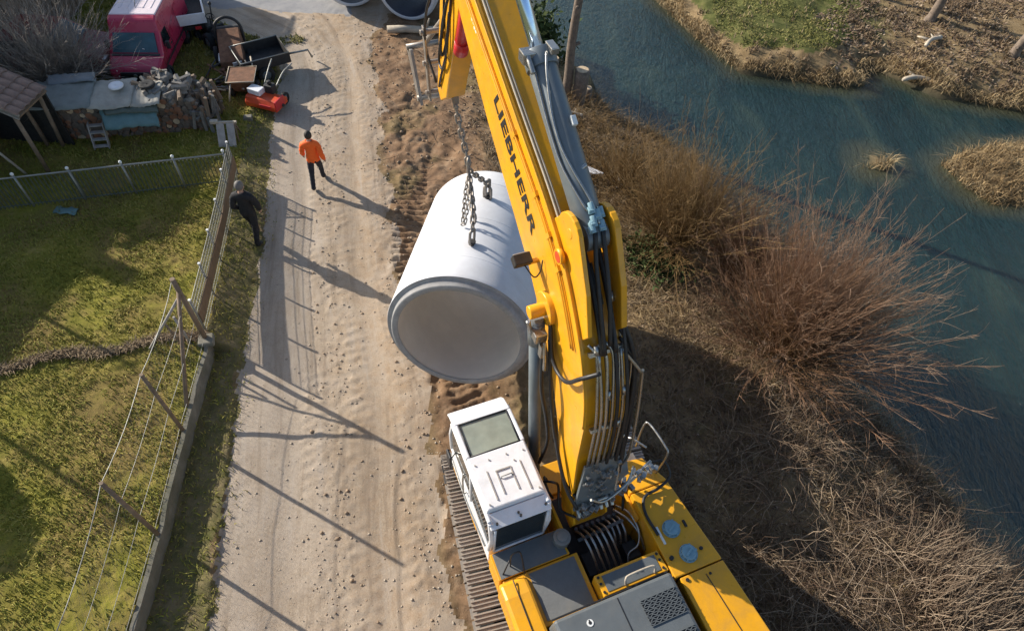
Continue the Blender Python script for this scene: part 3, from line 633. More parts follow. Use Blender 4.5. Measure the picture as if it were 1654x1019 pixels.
# river islands and tussocks
def island_grass(name, label, poly, n, h):
    xs = [p[0] for p in poly]; ys = [p[1] for p in poly]
    f = grass_field(name, n, (min(xs), max(xs), min(ys), max(ys)), h, 'reed', lambda x, y: inpoly(x, y, poly) & (fbm(x * 1.6, y * 1.6, 6, 3) > RNG.uniform(.2, .5, len(x))), width=(0.015, 0.035), bend=(0.5, 1.6))
    return tag(f, label, 'reeds')
island_grass('island_reeds', 'straw coloured reed island at the right edge of the river', ISL1, 11000, (0.15, 0.5))
island_grass('reed_tussock', 'lone pale reed tussock standing in the river', ISL2, 700, (0.3, 0.7))

# trees
def bare_tree(name, label, base, h, r, lean=(0, 0), branches=10, seed=1, low=0.55):
    rs = random.Random(seed); bz = gz(*base); root = thing(name, label, 'tree', (base[0], base[1], bz), group='bare trees along the river')
    pts = [(lean[0] * t * h + rs.uniform(-.04, .04), lean[1] * t * h + rs.uniform(-.04, .04), -0.3 + t * (h + .3)) for t in (0, .04, .12, .25, .4, .55, .7, .85, 1)]
    pts[0] = (0, 0, -0.3); sp = smooth_path(pts, 3)
    tk = MB(); tk.tube(sp, [r * (1.45 if i < 2 else 1.15 if i < 4 else 1.0 - 0.62 * i / len(sp)) for i in range(len(sp))], 12)
    for k in range(4):
        q = sp[int(len(sp) * rs.uniform(.2, .8))]; a = rs.uniform(0, 6.28)
        tk.tube([q, q + Vector((math.cos(a) * r * 1.5, math.sin(a) * r * 1.5, r * .6))], [r * .4, r * .28], 7)
    obj('trunk', tk, 'bark', root)
    P = []; rad = []
    for k in range(branches):
        t = rs.uniform(low, 0.98); q = sp[int(t * (len(sp) - 1))]; a = rs.uniform(0, 6.28); L = h * rs.uniform(.18, .38) * (1.3 - t); e = rs.uniform(.4, 1.1)
        d = Vector((math.cos(a) * math.cos(e), math.sin(a) * math.cos(e), math.sin(e)))
        line = [q + d * L * s + Vector((rs.uniform(-.06, .06), rs.uniform(-.06, .06), 0.1 * s * s * L)) for s in np.linspace(0, 1, 6)]
        P.append(line); rad.append(np.linspace(r * .35, r * .08, 6))
        for j in range(7):
            s = rs.uniform(.3, 1); q2 = q + d * L * s; d2 = (d + Vector((rs.gauss(0, .6), rs.gauss(0, .6), rs.gauss(.2, .4)))).normalized(); l2 = L * rs.uniform(.25, .5)
            P.append([q2 + d2 * l2 * s2 for s2 in np.linspace(0, 1, 6)]); rad.append(np.linspace(r * .12, r * .03, 6))
    V, F, _ = tubes_np(np.array([[tuple(p) for p in l] for l in P]), np.array(rad), 5)
    stuff(link('crown', npmesh('crown', V, F, 'bark', None, True), None, root))
    return root
bare_tree('bare_tree', 'slim bare trunk standing at the water beside the boom cylinder', (1.3, 20.4), 8.5, 0.19, (0.015, 0.01), 12, 3, 0.75)
bare_tree('bare_tree', 'leaning trunk in the brown grass on the far bank', (16.9, 28.2), 7, 0.22, (0.10, 0.05), 12, 5, 0.6)
bare_tree('bare_tree', 'short dark trunk at the far right edge of the far bank', (19.7, 26.0), 6, 0.22, (0.03, 0.02), 12, 8, 0.6)
bare_tree('bare_tree', 'thin trunk behind the green meadow on the far bank', (14.2, 30.4), 7, 0.18, (-0.05, 0.03), 12, 9, 0.6)
def stump(label, x, y, h, r):
    z = gz(x, y); t = thing('tree_stump', label, 'stump', (x, y, z), group='stumps around the bare trunk by the water')
    b = MB(); b.tube([(0, 0, -.3), (0, 0, .1), (.03, .02, h * .6), (.02, .05, h)], [r * 1.3, r * 1.05, r, r * 1.05], 12); obj('trunk', b, 'bark', t)
    c = MB(); c.cyl((.02, .05, h), (.02, .05, h + .025), r * .9, r * .86, 12); obj('cut_face', c, 'cutwood', t)
stump('dark stump with a pale cut top left of the bare trunk', 0.78, 20.75, 1.15, .16)
stump('thick dark stump with a pale cut top right of the bare trunk', 1.75, 20.3, 1.35, .24)
stump('low stump with a pale cut top at the waterline', 2.1, 20.9, .6, .14)
def driftwood(label, x, y, rz, s):
    z = gz(x, y); t = MB()
    t.tube(smooth_path([(-.35 * s, 0, .03), (-.1 * s, .05, .12), (.15 * s, .02, .09), (.38 * s, -.08, .05)], 4), [.03 * s] + [.05 * s] * 11 + [.07 * s], 8)
    t.tube([(-.05 * s, .05, .1), (-.12 * s, .25 * s, .12), (-.1 * s, .36 * s, .08)], [.04 * s, .03 * s, .015], 7)
    t.tube([(.12 * s, .02, .09), (.2 * s, .16 * s, .16)], [.035 * s, .015], 7)
    o = obj('driftwood', t, 'palewood'); o.location = (x, y, z + .1); o.rotation_euler = (0, 0, rz); tag(o, label, 'driftwood', 'driftwood washed up along the river')
driftwood('pale forked root lying on the bank below the trunk', 1.45, 18.7, 0.2, 1.0)
driftwood('twisted grey root between the cylinder and the bare trunk', 0.85, 19.4, 1.2, 1.0)
driftwood('pale broken branch on the far bank grass', 16.4, 26.4, 0.8, 1.6)
driftwood('long pale branch washed up on the far shore', 15.6, 24.6, 0.1, 1.8)

# gravel and clods
def pebbles(name, label, n, region, accept, size, mat, cat='stones'):
    x = RNG.uniform(region[0], region[1], n); y = RNG.uniform(region[2], region[3], n); k = accept(x, y); x, y = x[k], y[k]; n = len(x)
    z = terrain(x, y); s = RNG.uniform(0, 1, n) ** 3 * (size[1] - size[0]) + size[0]
    base = np.array([(1, 0, 0), (0, 1, 0), (-1, 0, 0), (0, -1, 0), (0, 0, 1), (0, 0, -1)], float)
    V = base[None] * (1 + RNG.normal(0, .22, (n, 6, 1))) * s[:, None, None] * np.array([1, .85, .6]); a = RNG.uniform(0, 6.28, n); ca, sa = np.cos(a)[:, None], np.sin(a)[:, None]
    V = np.stack([V[..., 0] * ca - V[..., 1] * sa + x[:, None], V[..., 0] * sa + V[..., 1] * ca + y[:, None], V[..., 2] + (z + s * .25)[:, None]], -1).reshape(-1, 3)
    f = np.array([(0, 1, 4), (1, 2, 4), (2, 3, 4), (3, 0, 4), (1, 0, 5), (2, 1, 5), (3, 2, 5), (0, 3, 5)])
    T = (np.arange(n)[:, None, None] * 6 + f[None]).reshape(-1, 3)
    return tag(stuff(link(name, npmesh(name, V, T, mat), None)), label, cat)
def road_k(x, y):
    u = (x - rl_of(y)) / (rr_of(y) - rl_of(y))
    w = .18 + .8 * np.exp(-((u - .5) / .1) ** 2) + .6 * np.exp(-((u - .95) / .12) ** 2)
    return (u > 0.02) & (u < 1.1) & (RNG.uniform(0, 1, len(x)) < w)
pebbles('road_gravel', 'loose pale gravel scattered on the dirt road', 20000, (-9, 1, .5, 24), road_k, (.006, .032), 'stone')
pebbles('road_clods', 'brown earth clods thrown up along the wheel tracks', 2300, (-7, 1, .5, 24), lambda x, y: road_k(x, y) & ((x - rl_of(y)) / (rr_of(y) - rl_of(y)) > .38), (.012, .055), 'clod', 'earth')
pebbles('mud_clods', 'dark earth clods in the churned mud right of the road', 1500, (-6, 3, 7, 24), lambda x, y: (x - rr_of(y) > -.2) & (x - rr_of(y) < 4), (.02, .08), 'clod', 'earth')

# ------------------------------------------------------------------ excavator
MAZ = R(25)
EX = thing('excavator', 'yellow crawler excavator with white cab holding up the concrete pipe', 'excavator', (1.406, 3.966, 0), MAZ)
def tubes(name, paths, r, m, parent, n=8, k=6):
    b = MB()
    for p in paths: b.tube(smooth_path(p, k) if len(p) > 2 else p, r, n)
    return obj(name, b, m, parent)
# tracks
def track_loop(s):
    """closed oval; s in metres along it -> (y, z, tangent angle)"""
    r, half = 0.46, 2.05; per = 4 * half + 2 * math.pi * r; s %= per
    if s < 2 * half: return -half + s, 0.52 + r, 0.0
    s -= 2 * half
    if s < math.pi * r: a = s / r; return half + r * math.sin(a), 0.52 + r * math.cos(a), -a
    s -= math.pi * r
    if s < 2 * half: return half - s, 0.52 - r, math.pi
    s -= 2 * half; a = s / r; return -half - r * math.sin(a), 0.52 - r * math.cos(a), math.pi - a
TPER = 4 * 2.05 + 2 * math.pi * 0.46
sh = MB(); sh.box((0, 0, 0), (0.60, 0.185, 0.026))
for yy in (-0.07, 0.0, 0.07): sh.box((0, yy, 0.026), (0.60, 0.02, 0.032))
sh.box((-0.2, 0, -0.03), (0.07, 0.12, 0.04)); sh.box((0.2, 0, -0.03), (0.07, 0.12, 0.04))
shoe_me = sh.mesh('track_shoe'); shoe_me.materials.append(M['track'])
UC = R(-7.4)
for sx in (-1, 1):
    b = MB(); b.prism([(-2.0, 0.34), (2.0, 0.34), (2.15, 0.5), (2.0, 0.76), (-2.0, 0.76), (-2.15, 0.5)], -0.2, 0.2)
    for yy in (-2.05, 2.05): b.cyl((-0.17, yy, 0.52), (0.17, yy, 0.52), 0.40, n=24)
    for yy in np.linspace(-1.5, 1.5, 7): b.cyl((-0.16, yy, 0.22), (0.16, yy, 0.22), 0.13, n=12)
    t = obj('track', b, 'dark', EX); t.location = (sx * 1.66 * math.cos(UC), sx * 1.66 * math.sin(UC), 0); t.rotation_euler = (0, 0, UC)
    nsh = 50
    for i in range(nsh):
        y, z, a = track_loop(i * TPER / nsh)
        o = bpy.data.objects.new('track_shoe', shoe_me); COL.objects.link(o); o.parent = t
        o.location = (0, y, z); o.rotation_euler = (a, 0, 0)
b = MB(); b.box((0, 0, 0.62), (2.8, 1.6, 0.5), UC); b.cyl((0, 0, 0.85), (0, 0, 1.16), 0.85, n=32); obj('undercarriage', b, 'dark', EX, 0.02)
b = MB(); b.box((0.17, -1.5, 1.25), (3.35, 5.0, 0.18)); b.prism([(0.9, 1.16), (2.2, 1.16), (2.2, 1.3), (0.9, 1.4)], -1.52, -0.5); b.box((0.2, 1.25, 1.3), (0.9, 0.6, 0.28)); obj('platform', b, 'yellow', EX, 0.02)

# cab
b = MB()
for x in (-1.53, -0.56): b.prism([(0.26, 1.4), (2.12, 1.4), (2.22, 1.62), (2.2, 2.02), (0.26, 2.02)], x, x + 0.03)
b.box((-1.03, 0.28, 1.75), (0.96, 0.04, 0.7)); b.box((-1.03, 2.18, 1.62), (0.96, 0.05, 0.44)); b.box((-1.03, 1.2, 1.42), (0.96, 1.9, 0.04))
for x in (-1.515, -0.545):
    b.tube([(x, 0.27, 1.98), (x, 0.2, 2.6), (x, 0.30, 3.08)], 0.045, 8); b.tube([(x, 1.15, 2.0), (x, 1.15, 3.1)], 0.04, 8)
    b.tube([(x, 2.2, 2.0), (x, 2.23, 2.5), (x, 2.08, 3.08)], 0.042, 8); b.tube([(x, 0.25, 2.02), (x, 2.2, 2.02)], 0.035, 8); b.tube([(x, 0.3, 3.09), (x, 2.1, 3.09)], 0.045, 8)
cab = obj('cab', b, 'white', EX, 0.008)
b = MB()                                                       # roof shell: sides round the roof window, solid rear half
b.hexa([(-1.55, 0.42, 3.06), (-0.51, 0.42, 3.06), (-0.51, 1.36, 3.06), (-1.55, 1.36, 3.06)], [(-1.50, 0.45, 3.20), (-0.56, 0.45, 3.20), (-0.54, 1.36, 3.21), (-1.52, 1.36, 3.21)])
for x0, x1 in ((-1.55, -1.45), (-0.61, -0.51)): b.hexa([(x0, 1.362, 3.06), (x1, 1.362, 3.06), (x1, 2.03, 3.06), (x0, 2.03, 3.06)], [(x0 + .02, 1.362, 3.21), (x1 - .01, 1.362, 3.21), (x1 - .01, 2.0, 3.18), (x0 + .02, 2.0, 3.18)])
b.prism([(1.99, 3.08), (2.24, 3.02), (2.36, 2.93), (2.37, 2.97), (2.26, 3.10), (2.0, 3.19)], -1.53, -0.53)
roof = obj('cab_roof', b, 'white', cab, 0.03)
b = MB()                                                       # pressed ribs and hatch outline on the roof
for x in (-1.30, -1.16, -0.92, -0.74): b.box((x, 0.80, 3.212), (0.018, 0.5 if x in (-1.30, -0.74) else 0.38, 0.016))
b.box((-1.04, 1.0, 3.214), (0.26, 0.02, 0.018)); b.tube([(-1.12, 0.86, 3.2), (-1.12, 0.88, 3.235), (-0.94, 0.88, 3.235), (-0.94, 0.86, 3.2)], 0.011, 6)
for x, y in ((-1.44, .52), (-.62, .52), (-1.44, 1.2), (-.62, 1.2), (-.9, 1.22), (-1.2, 1.22), (-.82, 1.08)): b.cyl((x, y, 3.2), (x, y, 3.226), 0.014, n=8)
obj('roof_rib', b, 'greywood', cab)
b = MB(); b.add([(-1.445, 1.375, 3.185), (-0.615, 1.375, 3.185), (-0.615, 1.985, 3.165), (-1.445, 1.985, 3.165)], [(0, 1, 2, 3)]); b.box((-1.03, 1.68, 3.12), (0.83, 0.62, 0.05)); obj('roof_window', b, 'skyglass', cab)
b = MB()
for p in (((-1.45, 1.37, 3.2), (-0.61, 1.37, 3.2)), ((-1.45, 1.99, 3.18), (-0.61, 1.99, 3.18)), ((-1.45, 1.37, 3.2), (-1.45, 1.99, 3.18)), ((-0.61, 1.37, 3.2), (-0.61, 1.99, 3.18))): b.tube(p, 0.014, 6)
obj('window_seal', b, 'black', cab)
b = MB(); b.hexa([(-1.54, 0.20, 3.0), (-0.52, 0.20, 3.0), (-0.52, 0.418, 3.06), (-1.54, 0.418, 3.06)], [(-1.53, 0.19, 3.03), (-0.53, 0.19, 3.03), (-0.53, 0.418, 3.13), (-1.53, 0.418, 3.13)]); obj('rear_visor', b, 'white', cab, 0.01)
b = MB()
for x, y in ((-1.42, .25), (-1.05, .3), (-1.03, .25), (-.6, .28)): b.cyl((x, y, 3.04), (x, y, 3.10), 0.02, n=8)
obj('visor_bolt', b, 'black', cab)
b = MB(); b.hexa([(-1.47, 0.20, 2.06), (-0.59, 0.20, 2.06), (-0.59, 0.22, 2.06), (-1.47, 0.22, 2.06)], [(-1.47, 0.20, 2.98), (-0.59, 0.20, 2.98), (-0.59, 0.22, 2.98), (-1.47, 0.22, 2.98)]); obj('rear_window', b, 'darkglass', cab)
tubes('window_frame', [[(-1.47, .19, 2.06), (-.59, .19, 2.06)], [(-1.47, .19, 2.06), (-1.47, .19, 2.98)], [(-.59, .19, 2.06), (-.59, .19, 2.98)]], 0.022, 'white', cab)
b = MB()
for x0, x1 in ((-1.528, -1.522), (-0.538, -0.532)): b.box(((x0 + x1) / 2, 0.72, 2.55), (x1 - x0, 0.82, 1.0)); b.box(((x0 + x1) / 2, 1.67, 2.55), (x1 - x0, 0.98, 1.0))
obj('side_window', b, 'darkglass', cab)
b = MB(); b.box((-1.03, 2.2, 2.5), (0.86, 0.012, 0.95)); obj('windscreen', b, 'darkglass', cab)
b = MB(); b.box((-1.04, 1.0, 1.75), (0.5, 0.5, 0.25)); b.box((-1.04, 0.75, 2.2), (0.48, 0.14, 0.75)); obj('driver_seat', b, 'blackcloth', cab, 0.04)
b = MB(); b.box((-1.69, 1.80, 2.45), (0.05, 0.20, 0.44)); obj('mirror', b, 'plastic', cab, 0.02)
tubes('grab_rail', [[(-1.56, 1.3, 2.05), (-1.61, 1.3, 2.1), (-1.61, 1.3, 2.75), (-1.56, 1.3, 2.8)], [(-1.53, 1.95, 2.3), (-1.68, 1.86, 2.3), (-1.69, 1.82, 2.5)], [(-1.56, .35, 1.95), (-1.6, 1.2, 1.96), (-1.58, 2.15, 1.95)]], 0.017, 'silver', cab)

# left deck behind the cab
b = MB(); b.hexa([(-1.55, -0.27, 1.34), (-0.34, -0.27, 1.34), (-0.34, 0.17, 1.34), (-1.55, 0.17, 1.34)], [(-1.55, -0.27, 2.0), (-0.30, -0.27, 2.0), (-0.34, 0.17, 2.0), (-1.55, 0.17, 2.0)]); dk = obj('left_deck', b, 'yellow', EX, 0.01)
b = MB(); b.box((-0.93, -0.05, 2.006), (1.16, 0.42, 0.012)); obj('nonslip_mat', b, 'rubbermat', dk)
b = MB(); b.hexa([(-1.56, -1.16, 1.34), (-0.18, -1.16, 1.34), (-0.18, -0.285, 1.34), (-1.56, -0.285, 1.34)], [(-1.50, -1.16, 1.98), (-0.18, -1.16, 1.98), (-0.18, -0.285, 1.98), (-1.50, -0.285, 1.98)]); pb = obj('pump_cover', b, 'yellow', EX, 0.015)
b = MB(); b.box((-0.66, -0.71, 1.990), (0.80, 0.76, 0.016)); obj('nonslip_mat', b, 'rubbermat', pb)
b = MB(); b.prism([(-4.0, 1.34), (-0.30, 1.34), (-0.30, 1.96), (-0.38, 2.05), (-0.6, 2.1), (-4.0, 2.1)], -1.58, -1.12); sp_ = obj('side_panel', b, 'yellow', EX, 0.05)
tubes('panel_seam', [[(-1.35, -0.40, 2.075), (-1.35, -0.62, 2.108), (-1.35, -3.4, 2.104)]], 0.009, 'black', sp_)
tubes('hand_hoop', [[(-1.30, -0.12, 2.0), (-1.30, -0.10, 2.45), (-1.22, -0.10, 2.56), (-1.14, -0.12, 2.45), (-1.12, -0.30, 2.0)], [(-1.46, -0.2, 2.0), (-1.32, -0.1, 2.28)]], 0.013, 'dark', EX)
# engine hood
b = MB(); b.hexa([(-1.10, -4.0, 2.0), (1.08, -4.0, 2.0), (1.08, -1.18, 2.0), (-1.10, -1.18, 2.0)], [(-1.06, -4.0, 2.46), (0.94, -4.0, 2.46), (0.94, -1.20, 2.46), (-1.06, -1.20, 2.46)]); hood = obj('engine_hood', b, 'grey_paint', EX, 0.045)
b = MB(); b.box((-0.02, -2.4, 2.463), (0.014, 2.3, 0.008)); b.box((-0.06, -1.165, 2.33), (2.0, 0.02, 0.05)); obj('hood_seam', b, 'black', hood)
def vent(yc, h):
    b = MB(); b.box((0.585, yc, 2.462), (0.60, h, 0.012)); v = obj('vent', b, 'black', hood)  # black plate painted in for the dark recess behind the grille
    g = MB(); nxv, nyv = 12, max(3, int(h / 0.052))
    for j in range(nyv):
        for i in range(nxv):
            cx = 0.585 - 0.3 + 0.6 * (i + 0.5 + 0.25 * (1 if j % 2 else -1)) / nxv; cy = yc - h / 2 + h * (j + 0.5) / nyv
            ang = R(35 if (i + j) % 2 else -35); g.box((cx, cy, 2.475), (0.056, 0.012, 0.014), ang)
    for j in range(nyv + 1): g.box((0.585, yc - h / 2 + h * j / nyv, 2.473), (0.61, 0.010, 0.012))
    obj('grille', g, 'grey_paint', v)
vent(-1.61, 0.38); vent(-2.22, 0.44); vent(-2.9, 0.5)
b = MB(); b.cyl((-0.56, -1.42, 2.462), (-0.56, -1.42, 2.469), 0.052, n=20); dsk = obj('round_sticker', b, 'plate', hood)
b = MB(); b.cyl((-0.56, -1.42, 2.469), (-0.56, -1.42, 2.472), 0.026, n=14); b.cyl((-0.56, -1.385, 2.469), (-0.56, -1.385, 2.4725), 0.012, n=8); obj('sticker_symbol', b, 'black', dsk)
b = MB(); b.cyl((-0.88, -1.62, 2.462), (-0.88, -1.62, 2.47), 0.05, n=18); b.cyl((-1.0, -1.5, 2.46), (-1.0, -1.5, 2.475), 0.03, n=12); obj('hood_latch', b, 'silver', hood)
b = MB(); b.prism([(-4.1, 1.1), (-3.98, 1.1), (-3.98, 2.55), (-4.1, 2.55), (-4.6, 2.4), (-4.8, 1.9), (-4.7, 1.15)], -1.6, 1.95); obj('counterweight', b, 'yellow', EX, 0.06)
# battery box with handle
b = MB(); b.hexa([(-0.15, -1.14, 1.9), (1.0, -1.14, 1.9), (1.0, -0.80, 1.9), (-0.15, -0.80, 1.9)], [(-0.15, -1.14, 2.30), (1.0, -1.14, 2.30), (0.97, -0.80, 2.30), (-0.17, -0.80, 2.30)]); bx = obj('battery_box', b, 'yellow', EX, 0.012)
b = MB(); b.box((0.41, -0.97, 2.305), (0.94, 0.25, 0.014)); obj('box_lid', b, 'grey_paint', bx)
for x in (-0.12, 0.93):
    for y in (-0.85, -0.95, -1.08): b = MB(); b.cyl((x, y, 2.3), (x, y, 2.318), 0.022, n=10); obj('lid_bolt', b, 'black', bx)
tubes('grab_rail', [[(0.24, -1.10, 2.3), (0.24, -1.05, 2.44), (0.32, -1.02, 2.46), (0.68, -1.02, 2.46), (0.76, -1.05, 2.44), (0.76, -1.10, 2.3)]], 0.018, 'palewood', bx)
# right deck: sloping front, tank, rear panel
b = MB(); b.hexa([(1.02, 0.20, 1.34), (1.80, 0.20, 1.34), (1.66, 1.10, 1.34), (1.06, 1.10, 1.34)], [(1.02, 0.20, 2.30), (1.74, 0.20, 2.30), (1.56, 0.74, 2.22), (1.06, 0.80, 2.24)]); obj('front_step_panel', b, 'yellow', EX, 0.02)
b = MB()
for k in range(3): b.box((1.36 + .0 * k, 0.98 + 0.12 * k, 1.75 - 0.28 * k), (0.56, 0.16, 0.03))
obj('step', b, 'steel', EX)
b = MB(); b.hexa([(1.02, -1.29, 1.34), (1.98, -1.29, 1.34), (1.80, 0.185, 1.34), (1.02, 0.185, 1.34)], [(1.02, -1.29, 2.30), (1.90, -1.29, 2.30), (1.73, 0.185, 2.30), (1.02, 0.185, 2.30)]); tank = obj('fuel_tank', b, 'yellow', EX, 0.018)
for cx, cy in ((1.36, -0.58), (1.42, -1.03)):
    b = MB(); b.cyl((cx, cy, 2.30), (cx, cy, 2.325), 0.15, n=24); cp = obj('filler_cap', b, 'bluecap', tank)
    b = MB(); b.cyl((cx, cy, 2.325), (cx, cy, 2.385), 0.125, 0.115, n=24); b.box((cx, cy, 2.395), (0.16, 0.035, 0.03), 0.5)
    for k in range(6): b.box((cx + 0.13 * math.cos(k), cy + 0.13 * math.sin(k), 2.345), (0.03, 0.03, 0.04), k)
    obj('cap_lid', b, 'bluecap', cp)
b = MB(); b.box((1.14, -0.62, 2.315), (0.035, 0.3, 0.03)); obj('level_gauge', b, 'lamp', tank)
b = MB(); b.cyl((1.12, -1.0, 2.3), (1.12, -1.0, 2.35), 0.035, n=12); b.cyl((1.66, -1.03, 2.3), (1.66, -1.03, 2.33), 0.03, n=10); b.box((1.62, -0.58, 2.31), (0.04, 0.12, 0.03)); obj('tank_fitting', b, 'dark', tank)
b = MB(); b.hexa([(1.10, -4.0, 1.34), (2.2, -4.0, 1.34), (1.99, -1.31, 1.34), (1.10, -1.31, 1.34)], [(1.10, -4.0, 2.28), (2.13, -4.0, 2.28), (1.91, -1.31, 2.28), (1.10, -1.31, 2.28)]); rp = obj('rear_side_panel', b, 'yellow', EX, 0.018)
b = MB(); b.box((1.60, -2.4, 2.284), (0.012, 2.0, 0.008), R(4)); b.cyl((1.6, -1.42, 2.28), (1.6, -1.42, 2.295), 0.022, n=10); b.cyl((1.2, -1.38, 2.28), (1.2, -1.38, 2.30), 0.03, n=10); obj('panel_seam', b, 'black', rp)
# hydraulics bay
b = MB(); b.box((0.42, 0.0, 1.365), (1.16, 1.75, 0.03)); b.box((0.45, 0.25, 1.55), (0.75, 0.32, 0.36)); b.box((0.1, -0.45, 1.5), (0.3, 0.4, 0.25)); b.box((0.8, -0.5, 1.52), (0.25, 0.3, 0.3)); bay = obj('valve_block', b, 'dark', EX, 0.02)
b = MB(); b.box((-0.30, 0.75, 1.75), (0.05, 1.5, 0.85)); b.box((0.99, 0.45, 1.75), (0.05, 1.3, 0.8)); obj('boom_bracket', b, 'yellow', EX, 0.01)
pp = []
for i in range(5): x = 0.03 + i * 0.105; pp.append([(x, 0.12, 1.70), (x, -0.06, 1.95), (x + 0.02, -0.25, 1.98), (x + 0.05, -0.45, 1.85), (x + 0.09, -0.68, 1.62 + 0.04 * (i % 2))])
for i in range(3): x = 0.58 + i * 0.10; pp.append([(x, 0.12, 1.70), (x, -0.02, 1.88), (x + 0.0, -0.22, 1.86), (x - 0.02, -0.36, 1.70)])
pp += [[(0.86, 0.25, 1.8), (0.95, 0.0, 1.98), (0.98, -0.3, 1.95), (0.90, -0.5, 1.8), (0.72, -0.55, 1.7), (0.66, -0.68, 1.6)], [(0.78, 0.2, 1.8), (0.90, -0.1, 1.95), (0.98, -0.38, 1.88), (1.0, -0.6, 1.7)]]
tubes('hard_line', pp, 0.022, 'silver', bay)
b = MB(); b.box((0.38, -0.08, 1.90), (0.88, 0.05, 0.03), R(3))
for i in range(8): b.cyl((0.03 + i * .105, .13, 1.66), (0.03 + i * .105, .13, 1.78), .032, n=8)
obj('pipe_clamp', b, 'grey_paint', bay)
tubes('hose', [[(x, 0.40, 1.7), (x, 0.58, 1.95), (x + .02, 0.55, 2.5), (x + .03, 0.30, 2.75)] for x in (0.0, .11, .22, .33, .44, .55)] + [[(0.95, 0.55, 1.6), (0.98, 0.5, 2.1), (0.90, 0.4, 2.5)], [(0.90, 0.1, 1.9), (0.97, 0.35, 2.2), (0.86, 0.5, 2.6)]], 0.026, 'black', bay)
b = MB(); b.cyl((-0.36, -0.03, 1.34), (-0.36, -0.03, 2.12), 0.135, n=24); b.cyl((-0.36, -0.03, 2.12), (-0.36, -0.03, 2.20), 0.15, 0.145, n=24); b.cyl((-0.36, -0.03, 2.2), (-0.36, -0.03, 2.235), 0.09, n=20); obj('air_intake', b, 'galv', EX, 0.008)

# boom
BX0, BX1 = -0.12, 0.50
BOT = [(0.12, 2.0), (0.48, 2.05), (0.78, 3.1), (1.12, 3.95), (1.5, 4.7), (1.98, 5.32), (2.65, 5.95), (3.6, 6.62), (4.4, 7.2), (5.2, 7.85), (6.1, 8.62)]
TOP = [(6.3, 9.05), (5.9, 9.15), (4.4, 8.42), (3.27, 7.87), (2.5, 7.5), (2.0, 7.22), (1.62, 6.93), (1.27, 6.55), (0.9, 6.05), (0.6, 5.42), (0.47, 4.85), (0.42, 3.9), (0.28, 2.75), (0.06, 2.3)]
b = MB(); b.prism(BOT + TOP, BX0, BX0 + 0.035); b.prism(BOT + TOP, BX1 - 0.035, BX1)
def inset_strip(mb, line, off, x0, x1, th):
    """plate following the (y,z) line, shifted by off along its normal"""
    n = len(line); a = []; c = []
    for i in range(n):
        p = Vector((0, *line[i])); d = (Vector((0, *line[min(i + 1, n - 1)])) - Vector((0, *line[max(i - 1, 0)]))).normalized(); nn = Vector((0, -d.z, d.y))
        a.append(p + nn * off); c.append(p + nn * (off + th))
    for i in range(n - 1):
        mb.hexa([(x0, *a[i][1:]), (x1, *a[i][1:]), (x1, *a[i + 1][1:]), (x0, *a[i + 1][1:])], [(x0, *c[i][1:]), (x1, *c[i][1:]), (x1, *c[i + 1][1:]), (x0, *c[i + 1][1:])])
inset_strip(b, TOP[:-1], 0.03, BX0 + 0.034, BX1 - 0.034, 0.03); inset_strip(b, BOT, 0.03, BX0 + 0.034, BX1 - 0.034, 0.03)
boom = obj('boom', b, 'yellow', EX)
def off_line(line, off):
    out = []; n = len(line)
    for i in range(n):
        d = (Vector((0, *line[min(i + 1, n - 1)])) - Vector((0, *line[max(i - 1, 0)]))).normalized(); out.append(Vector((0, *line[i])) + Vector((0, -d.z, d.y)) * off)
    return out
topline = [Vector((0, *p)) for p in TOP[::-1]]                   # from foot to tip
def along(off, i0, i1, x): return [(x, p.y, p.z) for p in [topline[i] + (Vector((0, -(topline[min(i + 1, len(topline) - 1)] - topline[max(i - 1, 0)]).normalized().z, (topline[min(i + 1, len(topline) - 1)] - topline[max(i - 1, 0)]).normalized().y)) * off) for i in range(i0, i1)]]
# raised edge beads and pipe runs on the sunny side plate
tubes('edge_bead', [along(-0.012, 3, 13, BX0 - 0.004), along(-0.012, 3, 13, BX1)], 0.014, 'yellow', boom, 6)
tubes('side_line', [along(-0.20, 5, 13, BX0 - 0.026), along(-0.26, 5, 13, BX0 - 0.026)], 0.016, 'yellow', boom, 6)
for i in (7, 8, 9, 10): p = along(-0.23, i, i + 1, BX0 - 0.02)[0]; b = MB(); b.box(p, (0.045, 0.07, 0.14), Matrix.Rotation(R(30), 3, 'X')); obj('line_clamp', b, 'yellow', boom)
tubes('rail_line', [along(0.05, 8, 14, BX0 + 0.07), along(0.05, 8, 14, BX0 + 0.11)], 0.017, 'palewood', boom, 6)
# lettering
fc = bpy.data.curves.new('lettering', 'FONT'); fc.body = 'LIEBHERR'; fc.size = 1.0; fc.extrude = 0.01; fc.offset = 0.02; fc.align_x = 'LEFT'
fo = bpy.data.objects.new('font_tmp', fc); COL.objects.link(fo); bpy.context.view_layer.update()
tm = bpy.data.meshes.new_from_object(fo.evaluated_get(bpy.context.evaluated_depsgraph_get())); bpy.data.objects.remove(fo)
xs = [v.co.x for v in tm.vertices]; ys = [v.co.y for v in tm.vertices]; wx, hy = max(xs) - min(xs), max(ys) - min(ys)
p0 = Vector((BX0 - 0.006, 4.16, 7.66)); p1 = Vector((BX0 - 0.006, 2.62, 6.55)); ex = (p1 - p0).normalized(); ey = Vector((-1, 0, 0)).cross(ex)
for v in tm.vertices:
    v.co = p0 + ex * ((v.co.x - min(xs)) / wx * (p1 - p0).length) + ey * ((v.co.y - min(ys)) / hy * 0.23) + Vector((-1, 0, 0)) * v.co.z * 0.2
tm.name = 'lettering'; link('lettering', tm, 'black', boom)
b = MB()                                                        # small white print further up
